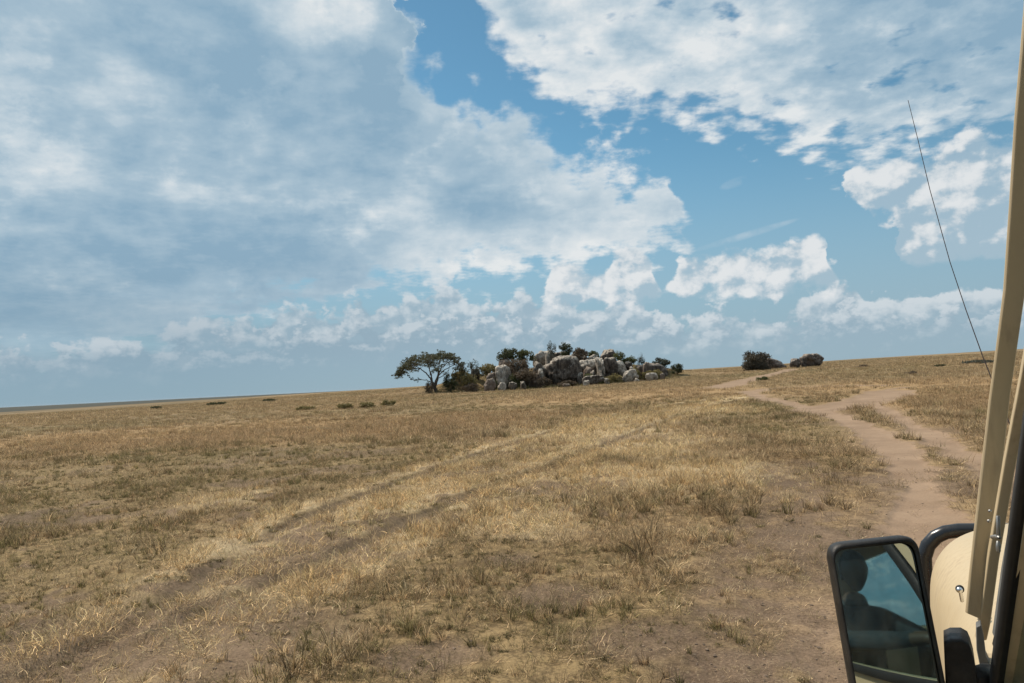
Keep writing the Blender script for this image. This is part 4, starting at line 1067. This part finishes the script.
# windscreen pillars, roof, floor, rear wall, cowl
AP = [(v.y, v.z, -v.x) for v in (vloc(976, 640, 1.51), vloc(979.5, 624, 1.50), vloc(988, 560, 1.46), vloc(1005, 460, 1.40), vloc(1022, 372, 1.32), vloc(1036, 290, 1.25), vloc(1058, 150, 1.13), vloc(1078, 20, 1.02))]
for s in (-1, 1):
    bm = bmesh.new(); strip_tube(bm, [Vector((s * x, y, z)) for y, z, x in AP], -s * 0.016, 0.022)
    vobj('windscreen_pillar', bm, M_CREAM, bevel=0.003)
    bm = bmesh.new(); strip_tube(bm, [Vector((s * (x - 0.022), y - 0.03, z)) for y, z, x in AP], -s * 0.012, 0.018)
    vobj('pillar_rubber', bm, M_RUBBER)
    bm = bmesh.new(); strip_tube(bm, [Vector((s * (x - 0.012), y - 0.095, z)) for y, z, x in AP[1:]], -s * 0.02, 0.05)
    vobj('pillar_trim', bm, M_GREYP, bevel=0.003)
bm = bmesh.new(); prism(bm, [Vector((-.78, 1.49, 1.30)), Vector((.78, 1.49, 1.30)), Vector((.72, .88, 2.36)), Vector((-.72, .88, 2.36))], Vector((0, 0.006, 0.004)))
vobj('windscreen', bm, M_GLASS, smooth=False)
bm = bmesh.new(); box(bm, -0.84, 0.84, -2.35, 0.9, 2.425, 2.47, 0.015); vobj('roof', bm, M_CREAM)
bm = bmesh.new(); box(bm, -0.82, 0.82, -2.3, 1.48, 0.55, 0.60); vobj('floor_panel', bm, M_DASH, smooth=False)
bm = bmesh.new(); box(bm, -0.825, 0.825, -2.33, -2.302, 0.5, 2.42); vobj('rear_wall', bm, M_CREAM, smooth=False)
bm = bmesh.new(); box(bm, -0.80, 0.80, 1.30, 1.62, 1.26, 1.30, 0.01); vobj('cowl', bm, M_CREAM)
bm = bmesh.new(); box(bm, -0.80, 0.80, 1.12, 1.42, 0.95, 1.24, 0.04); vobj('dashboard', bm, M_DASH)

# the cream roof strut standing in front of the pillar, with its cut lower end
ST = [(965, 612, 985, 1.50), (969, 572, 988.5, 1.49), (978, 492, 999, 1.47), (988.5, 400, 1009, 1.45), (996, 345, 1017, 1.43), (1003, 290, 1025, 1.41), (1008.5, 210, 1030, 1.39), (1014, 120, 1037, 1.36), (1020, 50, 1043, 1.34), (1024, 0, 1047, 1.33), (1034, -110, 1058, 1.31)]
bm = bmesh.new(); rings = []
for px, py, px2, y in ST:
    a = vloc(px, py, y); b = vloc(px2, py + (9 if py == 612 else 0), y)
    mid_ = (a + b) / 2
    ring = [a, a + (b - a) * 0.12 + Vector((0, -0.004, 0)), b + Vector((0, -0.002, 0)), b + Vector((0.004, 0.022, 0)), a + Vector((0.004, 0.022, 0))]
    rings.append([bm.verts.new(p) for p in ring])
for A, B_ in zip(rings[:-1], rings[1:]):
    for k in range(5): bm.faces.new((A[k], A[(k + 1) % 5], B_[(k + 1) % 5], B_[k]))
bm.faces.new(rings[0]); bm.faces.new(rings[-1][::-1])
vobj('roof_strut', bm, M_CREAM, bevel=0.0015)
# bolts and strap on the strut and a catch on the pillar
for px, py, r_ in ((990, 511, .0028), (989, 521, .0030)):
    bm = bmesh.new(); bmesh.ops.create_uvsphere(bm, u_segments=12, v_segments=8, radius=r_); bmesh.ops.translate(bm, verts=bm.verts, vec=vloc(px, py, 1.462)); vobj('bolt', bm, M_STEEL)
bm = bmesh.new(); tube_bm(bm, [vloc(992, 537, 1.40), vloc(996, 536.5, 1.36), vloc(999, 537.5, 1.33)], [.003] * 3, 8); vobj('latch_pin', bm, M_STEEL)
bm = bmesh.new(); tube_bm(bm, [vloc(998, 516, 1.335), vloc(998.2, 527, 1.335), vloc(998.5, 538, 1.335)], [.0028] * 3, 8)
tube_bm(bm, [vloc(998, 541, 1.335), vloc(998.3, 546, 1.335), vloc(998.5, 551, 1.335), vloc(998.6, 553, 1.335)], [.002, .0035, .003, .0015], 10); vobj('latch_rod', bm, M_STEEL)
# grey rubber gaiter strip at the scuttle beside the door mirror
ol = [(976, 627), (981, 625), (984, 640), (986, 656), (993, 671), (992, 683), (990, 700), (985, 700), (981, 672), (976.5, 650)]
bm = bmesh.new(); prism(bm, [vloc(px, py, 1.45) for px, py in ol], Vector((0.003, 0.03, 0))); vobj('scuttle_trim', bm, M_GREYP, bevel=0.002)

# bull bar
bm = bmesh.new(); bp = [(-.80, 2.72, .62), (-.82, 2.86, .78), (-.87, 2.95, .98)]
bp += [(-.872, 2.955, 1.08), (-.870, 2.955, 1.125), (-.856, 2.955, 1.165), (-.83, 2.955, 1.195), (-.80, 2.955, 1.212), (-.76, 2.955, 1.22), (-.4, 2.96, 1.235), (0, 2.965, 1.24)]
bp = bp + [(-x, y, z) for x, y, z in bp[-2::-1]]
tube_bm(bm, bp, [0.024] * len(bp), 14)
for z in (.72, .95): tube_bm(bm, [(-.83, 2.88, z), (-.4, 2.95, z), (.4, 2.95, z), (.83, 2.88, z)], [.02] * 4, 12)
for x in (-.35, .35): tube_bm(bm, [(x, 2.955, .6), (x, 2.955, 1.23)], [.02] * 2, 12)
vobj('bull_bar', bm, M_BLACKM)
bm = bmesh.new(); box(bm, -0.86, 0.86, 2.78, 2.92, 0.48, 0.66, 0.03); vobj('bumper', bm, M_BLACKM)
bm = bmesh.new(); box(bm, -0.45, 0.45, 2.85, 2.885, 0.80, 1.12, 0.01)
for i in range(7): box(bm, -0.43, 0.43, 2.885, 2.90, 0.83 + i * 0.04, 0.845 + i * 0.04)
vobj('grille', bm, M_BLACKP)
for s in (-1, 1):
    bm = bmesh.new(); bmesh.ops.create_uvsphere(bm, u_segments=24, v_segments=12, radius=0.1)
    for v in bm.verts: v.co = Vector((s * 0.6 + v.co.x, 2.86 + v.co.y * 0.35, 0.97 + v.co.z))
    vobj('headlight', bm, M_LENS)
    bm = bmesh.new(); box(bm, *sorted((s * .72, s * .80)), 2.85, 2.89, .90, 1.04, 0.012); vobj('indicator', bm, M_ORANGE)
# little chrome catch on top of the left wing
c0 = vloc(959.5, 590, 1.92)
bm = bmesh.new(); bmesh.ops.create_uvsphere(bm, u_segments=16, v_segments=10, radius=.0065)
bmesh.ops.translate(bm, verts=bm.verts, vec=c0)
tube_bm(bm, [c0, c0 + Vector((.004, .03, -.012)), c0 + Vector((.008, .06, -.04))], [.004, .004, .004], 10)
o = vobj('wing_catch', bm, M_CHROME)
bm = bmesh.new(); bmesh.ops.create_uvsphere(bm, u_segments=14, v_segments=10, radius=.009); [setattr(v, 'co', c0 + Vector((.002, .016, -.002)) + Vector((v.co.x, v.co.y * .8, v.co.z))) for v in bm.verts]; vobj('catch_rubber', bm, M_RUBBER)
# whip antenna
bm = bmesh.new(); A_ = [vloc(908, 100, 1.9), vloc(918, 140, 1.93), vloc(930, 190, 1.96), vloc(950, 262, 1.99), vloc(966, 310, 2.0), vloc(983, 357, 2.0), vloc(1010, 425, 2.0), vloc(1040, 492, 2.0), vloc(1075, 566, 2.0)]
tube_bm(bm, A_, [.0006, .0007, .0008, .0009, .0010, .0011, .0013, .004, .007], 8); vobj('antenna', bm, M_ANT)

# wheels
def wheel(x, y):
    bm = bmesh.new(); prof = [(0.20, -.11), (0.34, -.125), (0.385, -.10), (0.40, -.05), (0.40, .05), (0.385, .10), (0.34, .125), (0.20, .11)]; n = 40; rows = []
    for i in range(n):
        a = 6.2832 * i / n; rows.append([bm.verts.new((x + w_, y + r_ * math.cos(a), 0.40 + r_ * math.sin(a) + (0.0))) for r_, w_ in prof])
    for i in range(n):
        A, B_ = rows[i], rows[(i + 1) % n]
        for k in range(len(prof)): bm.faces.new((A[k], A[(k + 1) % len(prof)], B_[(k + 1) % len(prof)], B_[k]))
    w = bpy.data.objects.new('wheel', None); COL.objects.link(w); w.parent = veh
    vobj('tyre', bm, M_TYRE, w)
    bm = bmesh.new(); rows = []
    prof = [(0.21, .10), (0.20, .03), (0.16, .02), (0.10, .06), (0.05, .09), (0.0, .09)]; sg = 1 if x > 0 else -1
    for i in range(24):
        a = 6.2832 * i / 24; rows.append([bm.verts.new((x + sg * w_, y + (r_ + .001) * math.cos(a), 0.40 + (r_ + .001) * math.sin(a))) for r_, w_ in prof])
    for i in range(24):
        A, B_ = rows[i], rows[(i + 1) % 24]
        for k in range(len(prof) - 1): bm.faces.new((A[k], A[k + 1], B_[k + 1], B_[k]))
    vobj('rim', bm, M_STEEL, w)
for x in (-.74, .74):
    for y in (2.3, -1.35): wheel(x, y)

# door mirror: glass faces back and inwards
MC = vloc(890, 648, 1.27)
TGT = Vector((-.24, 0.16, 1.28))
u_in = (MC - VC).normalized(); r_out = (TGT - MC).normalized(); MN = (r_out - u_in).normalized()
def on_mirror(px, py):
    d = vray(px, py); t = (MC - VC).dot(MN) / d.dot(MN); return VC + d * t
MQ = [on_mirror(833, 551), on_mirror(914, 542), on_mirror(955, 752), on_mirror(871, 770)]
def rquad(Q, rad, n=8, grow=0.0):
    c = sum(Q, Vector()) / 4; out = []
    Q = [q_ + (q_ - c).normalized() * grow * 1.3 for q_ in Q]
    for i in range(4):
        p = Q[i]; a = (Q[i - 1] - p).normalized(); b = (Q[(i + 1) % 4] - p).normalized()
        p0 = p + a * rad; p1 = p + b * rad
        for k in range(n + 1):
            t = k / n; out.append(p0 * (1 - t) ** 2 + p * 2 * t * (1 - t) + p1 * t * t)
    return out
mir = bpy.data.objects.new('door_mirror', None); COL.objects.link(mir); mir.parent = veh
def ring_loft(bm, rings, cap0=True, cap1=True):
    R_ = [[bm.verts.new(p) for p in r_] for r_ in rings]; n = len(R_[0])
    for A, B_ in zip(R_[:-1], R_[1:]):
        for k in range(n): bm.faces.new((A[k], A[(k + 1) % n], B_[(k + 1) % n], B_[k]))
    if cap0: bm.faces.new(R_[0][::-1])
    if cap1: bm.faces.new(R_[-1])
inner = rquad(MQ, .020); mcen = sum(MQ, Vector()) / 4
def offs(ring, g, d): return [p + (p - mcen).normalized() * g + MN * d for p in ring]
bm = bmesh.new(); ring_loft(bm, [offs(inner, 0.0, -.003), offs(inner, .001, .004), offs(inner, .004, .007), offs(inner, .009, .004), offs(inner, .011, -.004), offs(inner, .011, -.022), offs(inner, .004, -.040), offs(inner, -.020, -.056), offs(inner, -.05, -.060)], cap0=False)
vobj('mirror_housing', bm, M_BLACKP, mir)
# slightly convex glass: grid over the outline
def mirror_glass():
    bm = bmesh.new(); rad = 1.5; prev = None
    uax = (MQ[1] - MQ[0]).normalized()
    for s_ in [0.0, .12, .25, .4, .55, .7, .85, 1.0]:
        pts = [mcen + (p - mcen) * s_ for p in offs(inner, .0015, 0)]
        pts = [p - MN * ((p - mcen).length_squared / (2 * rad)) + MN * 0.0005 for p in pts]
        row = [bm.verts.new(p) for p in pts] if s_ > 0 else [bm.verts.new(mcen + MN * .0005)]
        if prev is not None:
            n = len(row)
            for k in range(n):
                if len(prev) == 1: bm.faces.new((prev[0], row[k], row[(k + 1) % n]))
                else: bm.faces.new((prev[k], row[k], row[(k + 1) % n], prev[(k + 1) % n]))
        prev = row
    return bm
bmg = mirror_glass()
o = bm_obj('mirror_glass', bmg, M_MIRROR, mir)
me = o.data; rad = 1.5                       # exact spherical normals for a clean reflection
nrm = []
fl = sum((p.normal for p in me.polygons), Vector()); sgn = 1 if fl.dot(MN) > 0 else -1
for v in me.vertices:
    d = v.co - mcen; d = d - MN * d.dot(MN); nrm.append(((MN + d / rad).normalized() * sgn)[:])
me.normals_split_custom_set_from_vertices(nrm)
# mounting arm and its rounded black shroud
bm = bmesh.new()
sh = [(944, 643), (951, 640), (962, 640), (969, 644), (972, 651), (975, 662), (979, 690), (985, 730), (950, 735), (946, 690)]
a = [vloc(px, py, 1.30) for px, py in sh]; c_ = sum(a, Vector()) / len(a)
ring_loft(bm, [[c_ + (p - c_) * .93 for p in a], [p + Vector((0, .006, 0)) for p in a], [p + Vector((.004, .06, 0)) for p in a], [c_ + (p - c_) * .9 + Vector((.006, .07, 0)) for p in a]])
vobj('mirror_arm', bm, M_BLACKP, mir)
bm = bmesh.new(); q0 = vloc(974, 678, 1.31); tube_bm(bm, [q0, q0 + Vector((.02, .05, -.01)), Vector((-.85, 1.40, 1.22))], [.016, .018, .02], 12); vobj('arm_bracket', bm, M_BLACKP, mir)

# interior
for x in (-.38, .38):
    st_ = bpy.data.objects.new('front_seat', None); COL.objects.link(st_); st_.parent = veh
    bm = bmesh.new(); box(bm, x - .24, x + .24, -.02, .48, .80, .97, .05); vobj('seat_cushion', bm, M_SEAT, st_)
    bm = bmesh.new(); box(bm, x - .23, x + .23, -.13, .0, .93, 1.42 if x < 0 else 1.30, .05)
    vobj('backrest', bm, M_SEAT, st_)
bm = bmesh.new(); n = 36; cw = Vector((-.38, .86, 1.22)); ax1 = Vector((1, 0, 0)); ax2 = Vector((0, .42, .91)).normalized()
pts = [cw + (ax1 * math.cos(6.2832 * i / n) + ax2 * math.sin(6.2832 * i / n)) * .195 for i in range(n + 1)]
tube_bm(bm, pts, [.014] * (n + 1), 8)
for a in (0, 2.1, 4.2): tube_bm(bm, [cw, cw + (ax1 * math.cos(a - .5) + ax2 * math.sin(a - .5)) * .195], [.015, .01], 8)
tube_bm(bm, [cw, Vector((-.38, 1.2, 1.05))], [.03, .035], 10)
vobj('steering_wheel', bm, M_RUBBER)

# ------------------------------------------------------------------ driver (seen only in the door mirror)
M_SKIN = simple_mat('dark_brown_skin', (0.085, 0.048, 0.030), 0.55, var=0.15, sc=8)
M_SHIRT = simple_mat('dark_jacket', (0.022, 0.030, 0.038), 0.85, var=0.2, sc=12)
M_HAIR = simple_mat('black_hair', (0.008, 0.007, 0.006), 0.8, var=0.2)
def build_driver():
    X = -0.38
    V, Ed, Rd, Sk = [], [], [], []
    def chain(pts, rads, start=None):
        prev = start
        for p, r_ in zip(pts, rads):
            V.append(p); Rd.append(r_); i = len(V) - 1
            if prev is not None: Ed.append((prev, i))
            prev = i
        return prev
    pel = chain([(X, .08, 1.04)], [(.16, .13)])
    sp1 = chain([(X, .055, 1.18), (X, .05, 1.32)], [(.145, .11), (.165, .115)], pel)
    ch = chain([(X, .06, 1.44)], [(.15, .10)], sp1)
    nk = chain([(X, .075, 1.52), (X, .10, 1.60)], [(.078, .072), (.066, .068)], ch)
    hands = []
    for s, wr in ((-1, Vector((X - .15, .80, 1.36))), (1, Vector((X + .17, .80, 1.33)))):
        shd = Vector((X + s * .19, .06, 1.44)); elb = Vector((X + s * .27, .40, 1.30)) if s == 1 else Vector((X - .26, .43, 1.34))
        a = chain([tuple(shd), tuple(shd.lerp(elb, .5)), tuple(elb), tuple(elb.lerp(wr, .35)), tuple(wr)], [(.072, .072), (.058, .058), (.046, .046), (.044, .044), (.027, .024)], ch)
        d = (wr - elb).normalized(); palm = wr + d * .045 + Vector((0, 0, -.004))
        pm = chain([tuple(palm)], [(.036, .020)], a)
        hands.append((palm, d, s))
    for s in (-1, 1):
        chain([(X + s * .10, .14, 1.02), (X + s * .13, .52, 1.03), (X + s * .13, .60, .92), (X + s * .13, .66, .70), (X + s * .13, .70, .66), (X + s * .13, .82, .64)],
              [(.095, .09), (.068, .068), (.058, .058), (.042, .042), (.045, .035), (.035, .028)], pel)
    me = bpy.data.meshes.new('person'); me.from_pydata(V, Ed, []); o = link('person', me)
    sk = o.modifiers.new('skin', 'SKIN'); sk.use_smooth_shade = True
    for i, d in enumerate(me.skin_vertices[0].data): d.radius = Rd[i]; d.use_root = (i == 0)
    sb = o.modifiers.new('sub', 'SUBSURF'); sb.levels = 2; sb.render_levels = 2
    dg = bpy.context.evaluated_depsgraph_get(); ev = o.evaluated_get(dg); m2 = bpy.data.meshes.new_from_object(ev)
    bpy.data.objects.remove(o)
    bm = bmesh.new(); bm.from_mesh(m2)
    for f in bm.faces:
        c = f.calc_center_median()
        f.material_index = 1 if (c.z > 1.545 or (c.y > .76 and c.z > 1.2)) else 0
    # head
    hc = Vector((X, .13, 1.705)); r_ = bmesh.ops.create_icosphere(bm, subdivisions=4, radius=1.0)
    for v in r_['verts']:
        p = v.co.copy(); q_ = Vector((p.x * .072, p.y * .094, p.z * .114))
        if p.z < -.1: q_.x *= 1 - .32 * (-p.z) ; q_.y *= 1 - (.18 if p.y > 0 else .42) * (-p.z)
        g = lambda x, z, sx, sz: math.exp(-((p.x - x) / sx) ** 2 - ((p.z - z) / sz) ** 2)
        if p.y > 0:
            q_.y += .026 * g(0, -.22, .16, .17) + .010 * g(0, -.05, .12, .2)              # nose
            q_.y += .008 * g(0, -.52, .30, .08) + .008 * g(0, -.63, .28, .07) + .010 * g(0, -.86, .3, .12)
            q_.y -= .012 * (g(.40, 0, .18, .10) + g(-.40, 0, .18, .10)); q_.y += .006 * g(0, .16, .8, .08)
        q_.x += (1 if p.x > 0 else -1) * .014 * math.exp(-((p.y + .05) / .16) ** 2 - ((p.z + .08) / .22) ** 2) * (abs(p.x) > .8)
        v.co = hc + q_
    for f in {f for v in r_['verts'] for f in v.link_faces}: f.material_index = 1
    # fingers curled round the rim of the wheel
    for palm, d, s in hands:
        side = Vector((1, 0, 0)); fwd = d
        for k in range(4):
            b = palm + side * (-.024 + .016 * k) + fwd * .022; L = (.040, .046, .043, .034)[k] if s == -1 else (.034, .043, .046, .040)[k]
            p1 = b + fwd * L * .8 + Vector((0, 0, -.006)); p2 = p1 + (fwd * .3 + Vector((0, 0, -1))).normalized() * L * .62; p3 = p2 + (-fwd * .8 + Vector((0, 0, -.6))).normalized() * L * .5
            n0 = len(bm.faces); tube_bm(bm, [b - fwd * .02, b, p1, p2, p3], [.010, .0095, .0088, .008, .006], 8); bm.faces.ensure_lookup_table()
            for f in bm.faces[n0:]: f.material_index = 1
        b = palm - side * s * .03 - fwd * .01; n0 = len(bm.faces)
        tube_bm(bm, [b + side * s * .012, b, b - side * s * .018 + fwd * .026, b - side * s * .012 + fwd * .052 + Vector((0, 0, -.01))], [.013, .0125, .0105, .008], 8); bm.faces.ensure_lookup_table()
        for f in bm.faces[n0:]: f.material_index = 1
    bmesh.ops.recalc_face_normals(bm, faces=bm.faces)
    org = Vector((X, .08, .97))
    for v in bm.verts: v.co -= org
    me = bpy.data.meshes.new('person'); bm.to_mesh(me); bm.free()
    for p in me.polygons: p.use_smooth = True
    me.materials.append(M_SHIRT); me.materials.append(M_SKIN)
    o = link('person', me)
    base = Matrix.Translation(veh.location) @ Matrix.Rotation(-VTH, 4, 'Z')
    o.matrix_world = base @ Matrix.Translation(org)
    props(o, 'person in a dark jacket at the steering wheel, reflected in the door mirror', 'person')
    bm = bmesh.new(); r_ = bmesh.ops.create_icosphere(bm, subdivisions=4, radius=1.0)
    for v in r_['verts']:
        p = v.co; v.co = hc - org + Vector((p.x * .078, p.y * .099 - .006, p.z * .119 + .003))
    bmesh.ops.delete(bm, geom=[v for v in bm.verts if (v.co - (hc - org)).z < (.045 if (v.co - (hc - org)).y > .0 else -.05)], context='VERTS')
    h = bm_obj('hair', bm, M_HAIR, o)
build_driver()

# ------------------------------------------------------------------ the air over the plain
def build_haze():
    bm = bmesh.new(); box(bm, -27000, 27000, -27000, 27000, -45, 14)
    m = bpy.data.materials.new('haze'); m.use_nodes = True; nt = m.node_tree; nt.nodes.clear()
    out = nt.nodes.new('ShaderNodeOutputMaterial'); v = nt.nodes.new('ShaderNodeVolumePrincipled')
    v.inputs['Color'].default_value = (0.80, 0.88, 0.95, 1); v.inputs['Density'].default_value = 0.000006; v.inputs['Anisotropy'].default_value = 0.2
    nt.links.new(v.outputs[0], out.inputs['Volume'])
    o = bm_obj('haze', bm, m, None, False); props(o, 'thin pale haze lying over the far plain', 'haze', kind='stuff')
build_haze()
